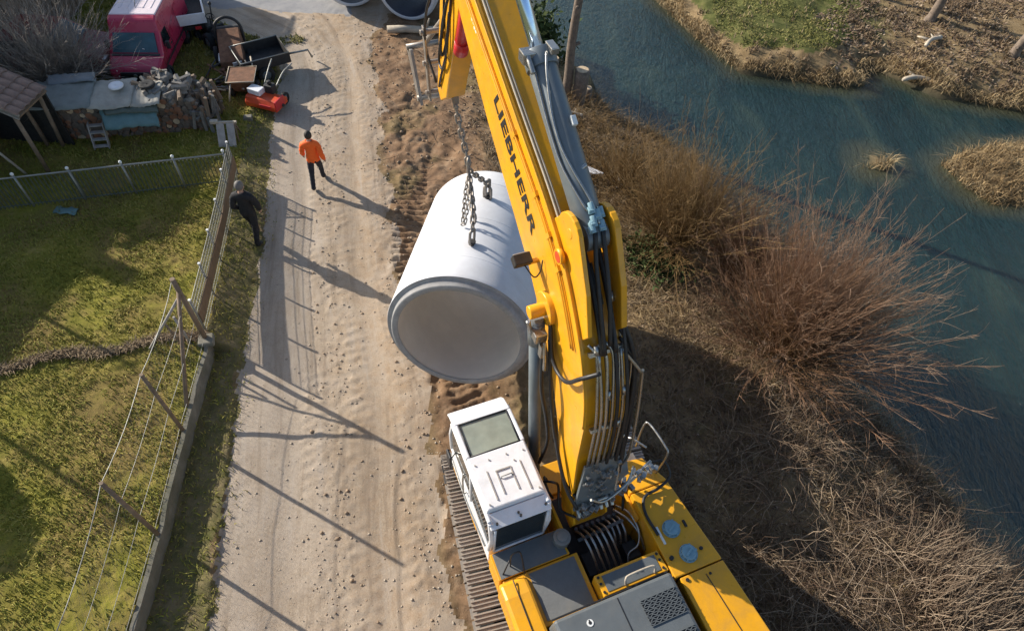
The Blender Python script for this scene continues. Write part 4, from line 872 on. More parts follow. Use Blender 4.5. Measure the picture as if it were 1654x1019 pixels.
for k in range(5): b.box(tuple(Vector((BX0 - 0.003, 4.98, 8.36)) + ex * (0.06 * k - .1) + ey * (-0.02 * (k % 2))), (0.005, 0.045, 0.11), Matrix.Rotation(R(38), 3, 'X'))
obj('white_print', b, 'plate', boom)
# cheeks that carry the arm cylinder
CHK = [(1.05, 6.15), (2.2, 7.22)] + [(1.74 + .30 * math.cos(a), 7.36 + .30 * math.sin(a)) for a in np.linspace(.25, 2.75, 9)] + [(1.12, 6.95), (0.9, 6.4)]
b = MB(); b.prism(CHK, BX0 + 0.036, BX0 + 0.10); b.prism(CHK, BX1 - 0.12, BX1 - 0.036); b.cyl((BX0 + .03, 1.72, 7.42), (BX1 - .03, 1.72, 7.42), 0.07, n=16); ck = obj('cylinder_lug', b, 'yellow', boom, 0.012)
b = MB(); b.cyl((BX0 - 0.06, 1.76, 7.02), (BX0 + 0.0, 1.76, 7.02), 0.10, n=20); obj('access_ring', b, 'yellow', ck); b = MB(); b.cyl((BX0 - 0.064, 1.76, 7.02), (BX0 - 0.058, 1.76, 7.02), 0.075, n=20); obj('access_hole', b, 'orange', ck)
# lift cylinders and their pin bosses
for sx, x in ((-1, -0.30), (1, 0.68)):
    b = MB(); b.cyl((x, 1.22, 1.75), (x, 1.88, 5.7), 0.105, n=20); b.cyl((x, 1.8, 5.25), (x, 1.87, 5.64), 0.125, n=20); lc = obj('lift_cylinder', b, 'steel_paint', boom)
    b = MB(); b.cyl((x - .1 * sx, 1.90, 5.85), (x + .28 * -sx, 1.90, 5.85), 0.25, n=24); b.cyl((x + .12 * sx, 1.90, 5.85), (x - .3 * sx, 1.90, 5.85), 0.10, n=16); obj('pin_boss', b, 'yellow', lc, 0.015)
    b = MB(); b.box((x + .02 * sx, 1.70, 5.55), (0.18, 0.16, 0.16)); b.box((x, 1.60, 5.3), (0.08, 0.1, 0.25)); b.tube([(x, 1.55, 5.55), (x, 1.48, 5.2), (x, 1.46, 5.0)], .028, 8); b.cyl((x + .1 * sx, 1.8, 5.5), (x + .16 * sx, 1.8, 5.8), .035, n=8); stuff(obj('valve', b, 'silver', lc, 0.01))
    tubes('hose', [[(x + .02, 1.62, 5.2), (x - .06 * sx * -1, 1.35, 4.7), (x + .02, 1.20, 4.0), (x + .05, 1.1, 3.4), (x, 1.15, 2.6)]], 0.03, 'black', lc)
tubes('hose', [[(BX0 - .05, 1.72, 5.78), (BX0 - .10, 1.4, 5.3), (BX0 - .10, 1.0, 5.35), (BX0 - .06, .72, 5.8), (BX0 + .12, .60, 6.0)],
               [(BX0 - .08, 1.6, 5.5), (BX0 - .12, 1.25, 4.6), (BX0 - .1, .95, 3.8), (BX0 - .06, .5, 3.1), (BX0 + .1, .2, 2.9)],
               [(BX0 - .06, 1.15, 4.1), (BX0 - .1, .8, 3.6), (BX0 - .08, .4, 3.1), (BX0 + .02, .12, 2.8)]], 0.03, 'black', boom)
# work lamp on its bracket
b = MB(); b.box((BX0 - 0.22, 2.42, 6.35), (0.26, 0.16, 0.14), Matrix.Rotation(R(25), 3, 'X')); wl = obj('work_light', b, 'dark', boom, 0.015)
b = MB(); b.box((BX0 - 0.22, 2.51, 6.37), (0.20, 0.012, 0.10), Matrix.Rotation(R(25), 3, 'X')); obj('lamp_glass', b, 'lamp', wl); b = MB(); b.box((BX0 - 0.05, 2.36, 6.34), (0.13, 0.05, 0.05)); obj('lamp_bracket', b, 'yellow', wl)
tubes('hose', [[(BX0 - .2, 2.36, 6.3), (BX0 - .12, 2.2, 6.2), (BX0 - .06, 2.15, 6.35), (BX0 - .02, 2.2, 6.5)]], 0.010, 'black', wl)
# hoses up the back of the boom
ts = [(0.02, 'silver'), (0.07, 'silver'), (0.125, 'silver'), (0.18, 'black'), (0.235, 'silver'), (0.285, 'black'), (0.335, 'silver'), (0.385, 'silver'), (0.43, 'black')]
for k, (x, mm) in enumerate(ts):
    base = along(0.07 + 0.035 * (k % 3), 2, 8 if mm == 'black' else 6, x)
    base[0] = (x * 1.05, base[0][1] - 0.02, base[0][2])
    if mm == 'silver' and k % 2 == 0:
        q = base[-1]; base = base[:-1] + [(x + 0.03, q[1] - 0.03, q[2] - 0.05), (x - 0.05, q[1] + 0.10, q[2] + 0.10)]
    tubes('hard_line' if mm == 'silver' else 'hose', [base], 0.022 if mm == 'silver' else 0.026, mm, boom)
tubes('hose', [along(0.16, 5, 9, 0.10) + [(0.14, 1.75, 7.25)], along(0.18, 5, 9, 0.28) + [(0.26, 1.85, 7.35)], [(0.50, 1.05, 6.3), (0.60, .85, 5.95), (0.66, .72, 5.5), (0.62, .55, 5.0), (0.58, .40, 4.3), (.6, .25, 3.4)]], 0.034, 'black', boom)
b = MB()
for k, (x, i) in enumerate(((0.05, 5), (0.17, 4), (0.30, 5), (0.40, 4), (0.12, 3), (0.34, 3), (.2, 6), (.36, 6))):
    p = Vector(along(0.11, i, i + 1, x)[0]); b.cyl(p, p + (Vector(along(.11, i + 1, i + 2, x)[0]) - p).normalized() * 0.13, 0.036, n=8)
for i in (3, 5): p = along(0.06, i, i + 1, 0.2)[0]; b.box(p, (0.50, 0.05, 0.07), Matrix.Rotation(R(62), 3, 'X'))
stuff(obj('pipe_fitting', b, 'silver', boom))
hb = random.Random(21)
for k in range(7):
    x = .46 + .045 * k; tubes('hose' if k % 3 else 'hard_line', [[(min(x, .44), 1.35 - .08 * k, 6.72 - .12 * k), (x, 1.0 - .05 * k, 6.15 - .1 * k), (x + hb.uniform(0, .08), .72, 5.4), (x + hb.uniform(-.02, .1), .50, 4.5), (x + hb.uniform(-.04, .06), .36, 3.6), (x + .02, .2 + .05 * k, 2.8)]], 0.024, 'black' if k % 3 else 'silver', boom)
# manifold plates at the foot
b = MB(); b.hexa([(-0.12, 0.20, 2.62), (0.62, 0.20, 2.62), (0.62, 0.36, 3.85), (-0.02, 0.36, 3.85)], [(-0.12, 0.15, 2.63), (0.62, 0.15, 2.63), (0.62, 0.31, 3.87), (-0.02, 0.31, 3.87)])
b.hexa([(0.60, 0.30, 2.80), (0.98, 0.42, 2.74), (0.92, 0.62, 3.30), (0.55, 0.40, 3.55)], [(0.60, 0.26, 2.82), (0.98, 0.38, 2.76), (0.92, 0.58, 3.32), (0.55, 0.36, 3.57)])
mf = obj('manifold', b, 'steel_paint', boom, 0.006)
b = MB()
for k in range(44):
    rr2 = random.Random(k); x = -0.06 + 0.64 * rr2.random(); t = rr2.random(); y = 0.095 + 0.16 * t; z = 2.64 + 1.2 * t; s = rr2.uniform(.03, .07)
    b.box((x, y, z), (s, s * .8, s), rr2.uniform(0, 1))
for k in range(7): b.cyl((-.05 + .1 * k, .16, 2.64), (-.05 + .1 * k, .06, 2.56), .036, n=8)
stuff(obj('valve', b, 'silver', mf, 0.004))
b = MB()
for k in range(46):
    rr2 = random.Random(k + 50); x = -.1 + 1.6 * rr2.random(); b.box((x, -.02 + .18 * rr2.random() + .22 * max(0, x), 2.50 + .3 * rr2.random()), (rr2.uniform(.05, .14), .07, rr2.uniform(.05, .12)), rr2.uniform(0, 2))
b.tube(smooth_path([(0.25, 0.12, 2.85), (0.6, 0.16, 2.72), (1.0, 0.3, 2.62), (1.5, 0.5, 2.62)], 4), .032, 8); stuff(obj('swivel_fitting', b, 'silver', mf, 0.006))
tubes('hard_line', [[(0.62, 0.55, 4.3), (0.70, 0.60, 3.9), (0.66, 0.50, 3.55), (0.45, 0.22, 3.3)], [(0.56, 0.40, 4.4), (0.60, 0.38, 3.9), (0.55, 0.2, 3.4), (0.5, 0.08, 3.1)], [(0.05, 0.05, 3.2), (0.3, 0.02, 3.0), (0.8, 0.18, 2.95), (1.1, 0.45, 2.8)]], 0.022, 'silver', mf)
tubes('grab_rail', [[(1.55, 0.98, 2.25), (1.62, 1.05, 2.85), (1.68, 0.98, 2.95), (1.72, 0.55, 2.95), (1.72, 0.42, 2.85), (1.62, 0.38, 2.3)], [(1.22, 1.02, 2.2), (1.30, 1.0, 2.7), (1.50, .7, 2.75)]], 0.02, 'silver', EX)
tubes('hose', [[(1.5, 0.5, 2.55), (1.72, 0.42, 2.6), (1.75, 0.2, 2.45), (1.5, 0.1, 2.36), (1.2, 0.05, 2.34), (1.08, -0.2, 2.33), (1.1, -0.6, 2.33)]], 0.026, 'black', EX)
tubes('hose', [[(-0.28, .85, 2.3), (-.40, .75, 2.75), (-.30, .6, 2.95), (-.2, .6, 2.7), (-.25, .35, 2.4), (-.1, .1, 2.5)], [(-0.22, .9, 2.3), (-.34, .85, 2.65), (-.36, .65, 2.6), (-.26, .6, 2.3)]], 0.022, 'black', EX)

# arm cylinder
A0, A1, A2 = Vector((0.20, 1.66, 7.36)), Vector((0.18, 3.50, 8.62)), Vector((0.18, 6.3, 10.55))
b = MB(); b.cyl(A0, A1, 0.175, n=28); b.cyl(A1 - (A1 - A0).normalized() * .16, A1 + (A1 - A0).normalized() * .05, 0.20, n=28); b.cyl(A0 - Vector((.14, 0, 0)), A0 + Vector((.14, 0, 0)), .17, n=20); ac = obj('arm_cylinder', b, 'steel_paint', EX, 0.006)
b = MB(); b.cyl(A1, A2, 0.085, n=24); obj('piston_rod', b, 'chrome', ac)
b = MB(); b.box(A1 + Vector((-.18, -.05, .06)), (.16, .16, .14)); b.box(A1 + Vector((.1, -.12, .16)), (.10, .2, .08)); b.cyl(A1 + Vector((-.2, -.1, .1)), A1 + Vector((-.2, -.3, -.02)), .035, n=8); b.cyl(A0 + Vector((.0, .55, .55)), A0 + Vector((.1, .58, .58)), .03, n=8); stuff(obj('cylinder_fitting', b, 'silver', ac, 0.01))
ud = (A1 - A0).normalized(); cn = Vector((0, -ud.z, ud.y))
def on_cyl(t, a, r=0.198): return tuple(A0.lerp(A1, t) + (Vector((1, 0, 0)) * math.cos(a) + cn * math.sin(a)) * r)
tubes('hard_line', [[on_cyl(0.96, 2.5), on_cyl(0.8, 2.6), on_cyl(0.6, 2.7), on_cyl(0.42, 2.65), on_cyl(0.3, 2.4), on_cyl(0.12, 1.9)],
                    [on_cyl(0.98, 1.5), on_cyl(0.85, 1.9), on_cyl(0.66, 2.25), on_cyl(0.5, 2.3), on_cyl(0.36, 2.05), on_cyl(0.16, 1.5), on_cyl(0.04, 1.4)]], 0.016, 'silver', ac)
b = MB(); p = Vector(on_cyl(0.6, 1.0)); b.box(p, (.07, .12, .07), Matrix.Rotation(R(34), 3, 'X')); stuff(obj('hose_clip', b, 'plate', ac, 0.01))
b = MB()
for t, a in ((.03, 1.7), (.06, 1.3), (.1, 1.6), (.0, 1.2), (.0, 1.9), (.07, 1.0)): b.cyl(Vector(on_cyl(t, a, .2)), Vector(on_cyl(t + .06, a, .2)), .038, n=8); b.box(on_cyl(t + .02, a + .1, .2), (.07, .07, .06))
stuff(obj('port_block', b, 'bluecap', ac, 0.006))
tubes('hose', [[on_cyl(.0, 1.3, .2), (0.24, 1.35, 7.25), (0.22, 1.05, 6.8), (0.2, .8, 6.25)], [on_cyl(.0, 1.8, .2), (0.12, 1.35, 7.2), (0.10, 1.05, 6.75), (0.12, .75, 6.15)]], 0.03, 'black', ac)

# stick with linkage
STK = [(5.75, 8.3), (6.10, 7.4), (6.45, 6.55), (6.62, 6.12), (6.98, 5.84), (7.14, 6.02), (6.9, 7.2), (6.66, 8.3), (6.42, 9.6), (5.6, 10.2), (5.42, 9.9), (5.62, 9.0)]
b = MB(); b.prism(STK, -0.05, 0.30); b.cyl((-.16, 5.95, 8.85), (.54, 5.95, 8.85), .14, n=20); st = obj('stick', b, 'yellow', EX, 0.02)
b = MB(); b.cyl((0.0, 5.40, 8.75), (0.0, 5.86, 7.52), 0.10, n=20); b.cyl((0.0, 5.84, 7.58), (0.0, 5.92, 7.36), 0.115, n=20); rc = obj('bucket_cylinder', b, 'red', st); b = MB(); b.box((0.0, 5.94, 7.36), (.14, .16, .12)); obj('cylinder_clevis', b, 'red', rc, 0.015)
tubes('hose', [[(-.05, 5.9, 8.6), (-.12, 6.35, 7.75), (-.10, 6.62, 7.2), (-.07, 6.55, 7.5), (-.05, 6.5, 8.1)], [(-.05, 6.0, 8.7), (-.11, 6.2, 7.5), (-.10, 6.55, 6.75), (-.08, 6.85, 6.7), (-.06, 6.75, 7.2)], [(-.05, 6.2, 8.3), (-.16, 6.42, 7.3), (-.12, 6.5, 7.0), (-.07, 6.42, 7.3), (-.05, 6.3, 7.8)],
               [(-.06, 6.5, 7.0), (-.08, 6.75, 6.5), (-.07, 6.95, 6.15)], [(-.05, 6.8, 8.2), (-.14, 7.3, 7.3), (-.12, 7.5, 6.6), (-.06, 7.15, 6.1)]], 0.022, 'black', st)
b = MB(); b.box((-.05, 6.72, 6.72), (.05, .14, .1)); b.box((-.05, 6.9, 6.35), (.05, .1, .2)); b.box((-.05, 6.62, 7.3), (.05, .1, .12)); stuff(obj('hose_clip', b, 'yellow', st))
b = MB()
for x in (-.17, .47): b.hexa([(x, 7.98, 5.10), (x + .06, 7.98, 5.10), (x + .06, 8.26, 5.18), (x, 8.26, 5.18)], [(x, 8.5, 6.0), (x + .06, 8.5, 6.0), (x + .06, 8.8, 5.94), (x, 8.8, 5.94)])
obj('coupler_arm', b, 'steel', st, 0.01)
b = MB()
for x in (-.15, .45): b.hexa([(x, 7.34, 5.6), (x + .04, 7.34, 5.6), (x + .04, 7.48, 5.6), (x, 7.48, 5.6)], [(x, 7.5, 6.95), (x + .04, 7.5, 6.95), (x + .04, 7.62, 6.95), (x, 7.62, 6.95)])
for z, y in ((5.75, 7.42), (6.3, 7.49), (6.85, 7.55)): b.cyl((-.2, y, z), (.53, y, z), .05, n=12)
obj('bucket_link', b, 'steel', st, 0.01)
b = MB(); b.cyl((.19, 6.45, 7.95), (.19, 8.68, 6.0), .05, n=14); b.cyl((-.2, 8.66, 5.98), (.55, 8.66, 5.98), .055, n=12); b.cyl((-.2, 8.1, 5.2), (.55, 8.1, 5.2), .055, n=12); obj('link_rod', b, 'steel', st)
b = MB(); b.box((.16, 6.74, 5.98), (.1, .08, .16)); b.tube([(.16, 6.74, 5.92), (.16, 6.66, 5.84), (.16, 6.70, 5.76), (.16, 6.80, 5.78), (.16, 6.81, 5.86)], .028, 8); obj('lifting_hook', b, 'steel', st)
def to_world(x, y, z): return Vector((1.406 + x * math.cos(MAZ) - y * math.sin(MAZ), 3.966 + x * math.sin(MAZ) + y * math.cos(MAZ), z))

# ------------------------------------------------------------------ the hanging pipe and its chains
PAZ, PTI = 0.094, -0.144
PAX = Vector((math.sin(PAZ) * math.cos(PTI), math.cos(PAZ) * math.cos(PTI), math.sin(PTI)))
PF = Vector((-0.997, 7.555, 2.455)); PR = 1.465; PL = 3.70
PT = thing('concrete_pipe', 'huge white concrete pipe hanging from chains over the road', 'pipe', PF + PAX * PL / 2)
def rel(p): return Vector(p) - (PF + PAX * PL / 2)
b = MB(); b.lathe([(0.0, PR - .005), (0.012, PR), (0.10, PR), (1.2, PR), (2.4, PR), (PL - .02, PR), (PL, PR - .02), (PL, PR - .22)], rel(PF), PAX, 96)
obj('pipe_wall', b, 'concrete', PT)
b = MB(); b.lathe([(PL, PR - .22), (2.0, PR - .25), (0.4, PR - .25), (-0.10, PR - .245)], rel(PF), PAX, 96); obj('pipe_bore', b, 'bore', PT)
for s_ in (0.62, 1.9, 3.2): b = MB(); b.lathe([(s_ - .012, PR + .0005), (s_ - .006, PR + .004), (s_ + .006, PR + .004), (s_ + .012, PR + .0005)], rel(PF), PAX, 96); obj('mould_seam', b, 'concrete', PT)
b = MB(); b.lathe([(-0.115, PR - .25), (-0.135, PR - .235), (-0.135, PR - .135), (-0.115, PR - .115), (-0.002, PR - .10), (-0.001, PR - .008)], rel(PF), PAX, 96); obj('spigot_rim', b, 'concrete_rim', PT)
PUP = (Vector((0, 0, 1)) - PAX * PAX.z).normalized(); PSD = PAX.cross(PUP)
def onpipe(s, a, r=PR): return PF + PAX * s + (PUP * math.cos(a) + PSD * math.sin(a)) * r
HK = to_world(.16, 6.74, 5.80)
A_1, A_2 = onpipe(0.98, 0.01), onpipe(2.62, 0.02)
for p in (A_1, A_2):
    n = (p - PF - PAX * (p - PF).dot(PAX)).normalized()
    b = MB(); b.cyl(rel(p - n * .02), rel(p + n * .05), .05, n=14); b.cyl(rel(p + n * .05), rel(p + n * .09), .075, n=14); obj('lifting_anchor', b, 'dark', PT)
lk = MB()
def ring_pts(L, W): return [(0, W * math.sin(t), L * math.cos(t)) if True else None for t in np.linspace(0, 2 * math.pi, 13)[:-1]]
def link_mesh(L, W, r, name):
    b = MB(); pts = []
    for t in np.linspace(0, 2 * math.pi, 16, endpoint=False):
        c, s = math.cos(t), math.sin(t); pts.append(Vector((0, W * s, (L - W) * (1 if c > 0.01 else -1 if c < -.01 else 0) + W * c)))
    n = 6; vs = []
    for i, p in enumerate(pts):
        d = (pts[(i + 1) % 16] - pts[i - 1]).normalized(); u = Vector((1, 0, 0)); w = d.cross(u)
        for j in range(n): a = 2 * math.pi * j / n; vs.append(p + (u * math.cos(a) + w * math.sin(a)) * r)
    fs = [(i * n + j, i * n + (j + 1) % n, ((i + 1) % 16) * n + (j + 1) % n, ((i + 1) % 16) * n + j) for i in range(16) for j in range(n)]
    b.add(vs, fs, True); me = b.mesh(name); me.materials.append(M['steel']); return me
LKM = link_mesh(.092, .045, .020, 'chain_link'); LKB = link_mesh(.17, .085, .03, 'coupling_link'); LKS = link_mesh(.06, .03, .013, 'chain_link')
CH = thing('lifting_chain', 'heavy steel chain sling running from the hook to the pipe', 'chain', HK)
def chain(pts, me, pitch, parent, nm='chain_link'):
    pts = [Vector(p) for p in pts]; seg = []; L = 0
    for a, c in zip(pts[:-1], pts[1:]): seg.append((L, a, c)); L += (c - a).length
    n = max(1, int(round(L / pitch)))
    for i in range(n):
        s = (i + .5) * L / n; s0, a, c = [q for q in seg if q[0] <= s][-1]; d = (c - a).normalized(); p = a + d * (s - s0)
        o = bpy.data.objects.new(nm, me); COL.objects.link(o); o.parent = parent; o.location = p - HK
        q = d.to_track_quat('Z', 'Y'); o.rotation_euler = (q @ Matrix.Rotation(R(90 * (i % 2) + 20), 3, 'Z').to_quaternion()).to_euler()
J = HK.lerp((A_1 + A_2) / 2, 0.50) + Vector((0, 0, .05))
chain([HK, J], LKM, .142, CH)
mj = bpy.data.objects.new('master_link', LKB); COL.objects.link(mj); mj.parent = CH; mj.location = J - HK
chain([J - Vector((0, 0, .12)), A_1 + PUP * .5 + Vector((0, .12, .0)), A_1 + PUP * .34], LKM, .138, CH)
chain([A_1 + PUP * .34, A_1 + PUP * .04], LKB, .2, CH, 'coupling_link')
chain([J - Vector((0, 0, .12)), A_2 + PUP * .34], LKM, .138, CH); chain([A_2 + PUP * .34, A_2 + PUP * .04], LKB, .2, CH, 'coupling_link')
# the spare ends hang in loops beside the legs
q0 = J - Vector((0, 0, .25))
chain(smooth_path([q0, q0 + Vector((.10, -.15, -.45)), q0 + Vector((.16, -.35, -.85)), q0 + Vector((.10, -.2, -.5)), q0 + Vector((.04, .0, -.05))], 5), LKS, .092, CH)
chain(smooth_path([q0, q0 + Vector((-.05, -.2, -.3)), q0 + Vector((-.06, -.55, -.75)), q0 + Vector((.0, -.5, -.6)), q0 + Vector((.02, -.1, -.05))], 5), LKS, .092, CH)

# pipes stored at the far end of the road
def ground_pipe(label, x, y, az, r, L):
    ax = Vector((math.sin(az), math.cos(az), 0)); t = thing('concrete_pipe', label, 'pipe', (x, y, 0), group='concrete pipes waiting at the end of the road')
    b = MB(); b.lathe([(L, r - .18), (L, r), (.02, r), (0, r - .01), (-.0, r - .05)], (0, 0, r + .02), ax, 64); obj('pipe_wall', b, 'concrete', t)
    b = MB(); b.lathe([(0, r - .05), (-.10, r - .06), (-.11, r - .07), (-.11, r - .17), (-.1, r - .18)], (0, 0, r + .02), ax, 64); obj('spigot_rim', b, 'concrete', t)
    b = MB(); b.lathe([(-.1, r - .18), (L, r - .18)], (0, 0, r + .02), ax, 64); obj('pipe_bore', b, 'bore_gloom', t)
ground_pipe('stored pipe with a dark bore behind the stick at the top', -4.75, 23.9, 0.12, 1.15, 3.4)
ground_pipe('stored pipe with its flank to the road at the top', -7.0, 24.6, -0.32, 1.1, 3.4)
lg = MB(); lg.tube([(-.95, -.04, .02), (-.3, .02, .03), (.4, .0, .0), (1.0, .06, .02)], [.14, .13, .13, .11], 12); lg.tube([(.5, 0, .1), (.62, .0, .45)], [.05, .03], 6)
o = obj('log', lg, 'palewood'); o.location = (-4.45, 22.95, .16); o.rotation_euler = (0, 0, .12); tag(o, 'pale barked log lying in front of the stored pipe', 'log')
bw = MB(); bw.hexa([(-.9, -.2, 0), (.7, -.22, 0), (.7, .22, 0), (-.9, .2, 0)], [(-.9, -.2, .05), (.7, -.22, .05), (.7, .22, .05), (-.9, .2, .05)]); bw.hexa([(.7, -.22, 0), (1.35, -.02, .02), (1.35, .02, .02), (.7, .22, 0)], [(.7, -.22, .05), (1.35, -.02, .05), (1.35, .02, .05), (.7, .22, .05)])
o = obj('white_board', bw, 'white', None, .012); o.location = (1.05, 15.55, gz(1.9, 15.4) + .35); o.rotation_euler = (R(6), R(4), R(-6)); tag(o, 'white pointed board sticking out behind the grey cylinder', 'board')
hp = MB(); hp.tube(smooth_path([(-.25, 0, -.1), (-.22, 0, .3), (0, .05, .5), (.24, 0, .28), (.25, -.05, -.15)], 5), .025, 8)
o = obj('pipe_hoop', hp, 'galv'); o.location = (1.95, 14.6, gz(1.95, 14.6)); o.rotation_euler = (0, 0, .3); tag(o, 'grey bent hoop on the bank below the white board', 'hoop')

# ------------------------------------------------------------------ garden wall and fences
def kxs(y): return float(np.interp(y, *KX))
b = MB(); ys = np.linspace(-6, 8.45, 34); rs = random.Random(4)
pr = [(kxs(y) + rs.uniform(-.015, .015), float(y), 0.44 + rs.uniform(-.025, .02)) for y in ys]
for p, q in zip(pr[:-1], pr[1:]): b.hexa([(p[0] - .02, p[1], -.2), (p[0] + .11, p[1], -.2), (q[0] + .11, q[1], -.2), (q[0] - .02, q[1], -.2)], [(p[0] - .02, p[1], p[2]), (p[0] + .065, p[1], p[2] - .01), (q[0] + .065, q[1], q[2] - .01), (q[0] - .02, q[1], q[2])])
tag(obj('garden_wall', b, 'kerb'), 'low old concrete wall holding the lawn above the road', 'wall')
wf = thing('wire_fence', 'sagging wire fence on thin posts along the garden wall', 'fence', (kxs(4), 4, .42))
def wrel(p): return Vector(p) - Vector((kxs(4), 4, .42))
posts = [(1.75, 2.1), (3.9, 2.3), (6.05, 2.1), (8.25, 2.1)]
for y, hgt in posts[:3]:
    b = MB(); b.tube([wrel((kxs(y), y, .2)), wrel((kxs(y) - .02, y, .42 + hgt))], [.042, .036], 10); obj('post', b, 'wood', wf)
def strand(hf, sag, jit=0.0):
    pts = []; yy = [p[0] for p in posts]
    for (ya, ha), (yb, hb) in zip(posts[:-1], posts[1:]):
        for t in np.linspace(0, 1, 7)[:-1]: y = ya + (yb - ya) * t; pts.append(wrel((kxs(y) - .03, y, .44 + (ha + (hb - ha) * t) * hf - sag * 4 * t * (1 - t))))
    y, h = posts[-1]; pts.append(wrel((kxs(y) - .03, y, .44 + h * hf))); return pts
for hf, sag, r in ((0.98, .10, .008), (0.66, .06, .005), (0.33, .04, .005), (0.03, .02, .005)):
    b = MB(); b.tube(strand(hf, sag), r, 5); obj('wire_strand', b, 'galv', wf)
P = []
for s in (-1, 1):
    for k in range(-14, 66):
        pts = []
        for t in np.linspace(0, 1, 8):
            y = 1.75 + k * 0.11 + s * t * 1.2; hh = t
            if 1.75 <= y <= 8.25: pts.append((kxs(y) - .03 + .02 * math.sin(k * 2.1 + t * 5), y, .46 + hh * 1.95))
        if len(pts) >= 3:
            pts = [pts[min(int(i), len(pts) - 1)] for i in np.linspace(0, len(pts) - 1, 8)]; P.append([tuple(wrel(p)) for p in pts])
V, F, _ = tubes_np(np.array(P), np.full((len(P), 8), .0012)); stuff(link('wire_netting', npmesh('wire_netting', V, F, 'galv'), None, wf))
cp = thing('corner_post', 'thick corner post with slanting braces at the end of the garden wall', 'post', (kxs(8.35), 8.35, .40))
b = MB(); b.tube([(0, 0, -.3), (-.02, 0, 2.1)], [.06, .052], 12); obj('post', b, 'wood', cp)
b = MB(); b.tube([(-.02, 0, 1.75), (0.20, -1.75, 0.02)], [.04, .045], 10); obj('brace', b, 'wood', cp)
b = MB(); b.tube([(-.03, 0.02, 1.6), (-1.15, -.42, 0.0)], [.03, .03], 10); obj('brace', b, 'greywood', cp)
b = MB(); b.tube([(-.30, -.14, -.1), (-.36, -.12, .95)], [.03, .028], 9); obj('stake', b, 'greywood', cp)
b = MB(); b.tube([(-.48, -.2, -.1), (-.62, -.16, .75)], [.028, .025], 9); obj('stake', b, 'wood', cp)
b = MB(); b.box((.03, -.05, .03), (.34, .30, .16), .3); b.box((-.12, .12, .0), (.2, .2, .1), .8); obj('footing', b, 'kerb', cp, .03)
# mesh fence with the brown board
FY0, FY1 = 8.6, 14.35
bf = thing('mesh_fence', 'wire mesh fence with a long brown board beside the road', 'fence', (kxs(11), 11, 0))
def lz(y): return float(np.interp(y, [8.2, 9.6, 12, 60], [0.42, 0.30, 0.14, 0.08]))
def brel(x, y, z): return (x - kxs(11), y - 11, z)
n = 6
for i in range(n):
    y = FY0 + (FY1 - FY0) * i / (n - 1); z = lz(y); b = MB(); b.tube([brel(kxs(y) - .03, y, z - .3), brel(kxs(y) - .03, y, z + 1.10)], .028, 9); obj('post', b, 'galv', bf)
    b = MB(); b.cyl(brel(kxs(y) - .03, y, z + 1.10), brel(kxs(y) - .03, y, z + 1.14), .036, .03, 10); obj('post_cap', b, 'plate', bf)
    if i < n - 1:
        y2 = FY0 + (FY1 - FY0) * (i + 1) / (n - 1); z2 = lz(y2); a = .004
        b = MB(); b.hexa([brel(kxs(y) + .0, y + a, z + .32), brel(kxs(y) + .03, y + a, z + .32), brel(kxs(y2) + .03, y2 - a, z2 + .32), brel(kxs(y2), y2 - a, z2 + .32)], [brel(kxs(y) + .0, y + a, z + .66), brel(kxs(y) + .03, y + a, z + .66), brel(kxs(y2) + .03, y2 - a, z2 + .66), brel(kxs(y2), y2 - a, z2 + .66)]); obj('board', b, 'brownboard', bf)
P = []; RDS = []
for y in np.arange(FY0, FY1, .055): z = lz(y); P.append([brel(kxs(y) - .01, y, z + .02 + 1.06 * t) for t in np.linspace(0, 1, 4)])
for h in np.arange(.03, 1.1, .13): ys = np.linspace(FY0, FY1, 4); P.append([brel(kxs(y) - .015, y, lz(y) + h) for y in ys])
V, F, _ = tubes_np(np.array(P), np.full((len(P), 4), .008)); stuff(link('wire_mesh', npmesh('wire_mesh', V, F, 'galv'), None, bf))
# cross fence at the far end of the lawn
cf = thing('railing_fence', 'low green grey railing fence across the end of the lawn', 'fence', (-11, 12.9, .1))
U0, U1 = Vector((-15.6, 11.65, 0.12)), Vector((-8.22, 14.0, 0.10)); O_ = Vector((-11, 12.9, .1))
def cpt(t, z, off=0.0): p = U0.lerp(U1, t); return p + Vector((0, 0, z)) - O_ + Vector((.3, -.95, 0)) * off
pm = MB(); pm.box((0, 0, .5), (.016, .03, .92)); pme = pm.mesh('picket'); pme.materials.append(M['greenmetal'])
for i in range(7):
    t = i / 6; b = MB(); b.cyl(cpt(t, -.2), cpt(t, 1.1), .03, n=9); obj('post', b, 'galv', cf); b = MB(); b.sphere(cpt(t, 1.13), .045, 8, 6); obj('post_cap', b, 'plate', cf)
for z, nm in ((1.02, 'top_rail'), (.12, 'bottom_rail')): b = MB(); b.tube([cpt(0, z), cpt(1, z)], .024 if z > 1 else .016, 8); obj(nm, b, 'galv' if z > 1 else 'greenmetal', cf)
for i in range(76):
    t = (i + .5) / 76; o = bpy.data.objects.new('picket', pme); COL.objects.link(o); o.parent = cf; o.location = cpt(t, 0); o.rotation_euler = (0, 0, .31)
rg = MB(); rs = random.Random(3)
gv = [[(-.3 + .6 * i / 6, -.12 + .24 * j / 3 + .03 * math.sin(i * 2), .04 + .05 * rs.random()) for j in range(4)] for i in range(7)]
rg.add([p for r_ in gv for p in r_], [(i * 4 + j, (i + 1) * 4 + j, (i + 1) * 4 + j + 1, i * 4 + j + 1) for i in range(6) for j in range(3)], True)
o = obj('tarpaulin', rg, 'teal'); sd = o.modifiers.new('thick', 'SOLIDIFY'); sd.thickness = .02; o.location = (-12.2, 12.30, .14); tag(o, 'small teal cloth lying on the lawn below the railing fence', 'cloth')

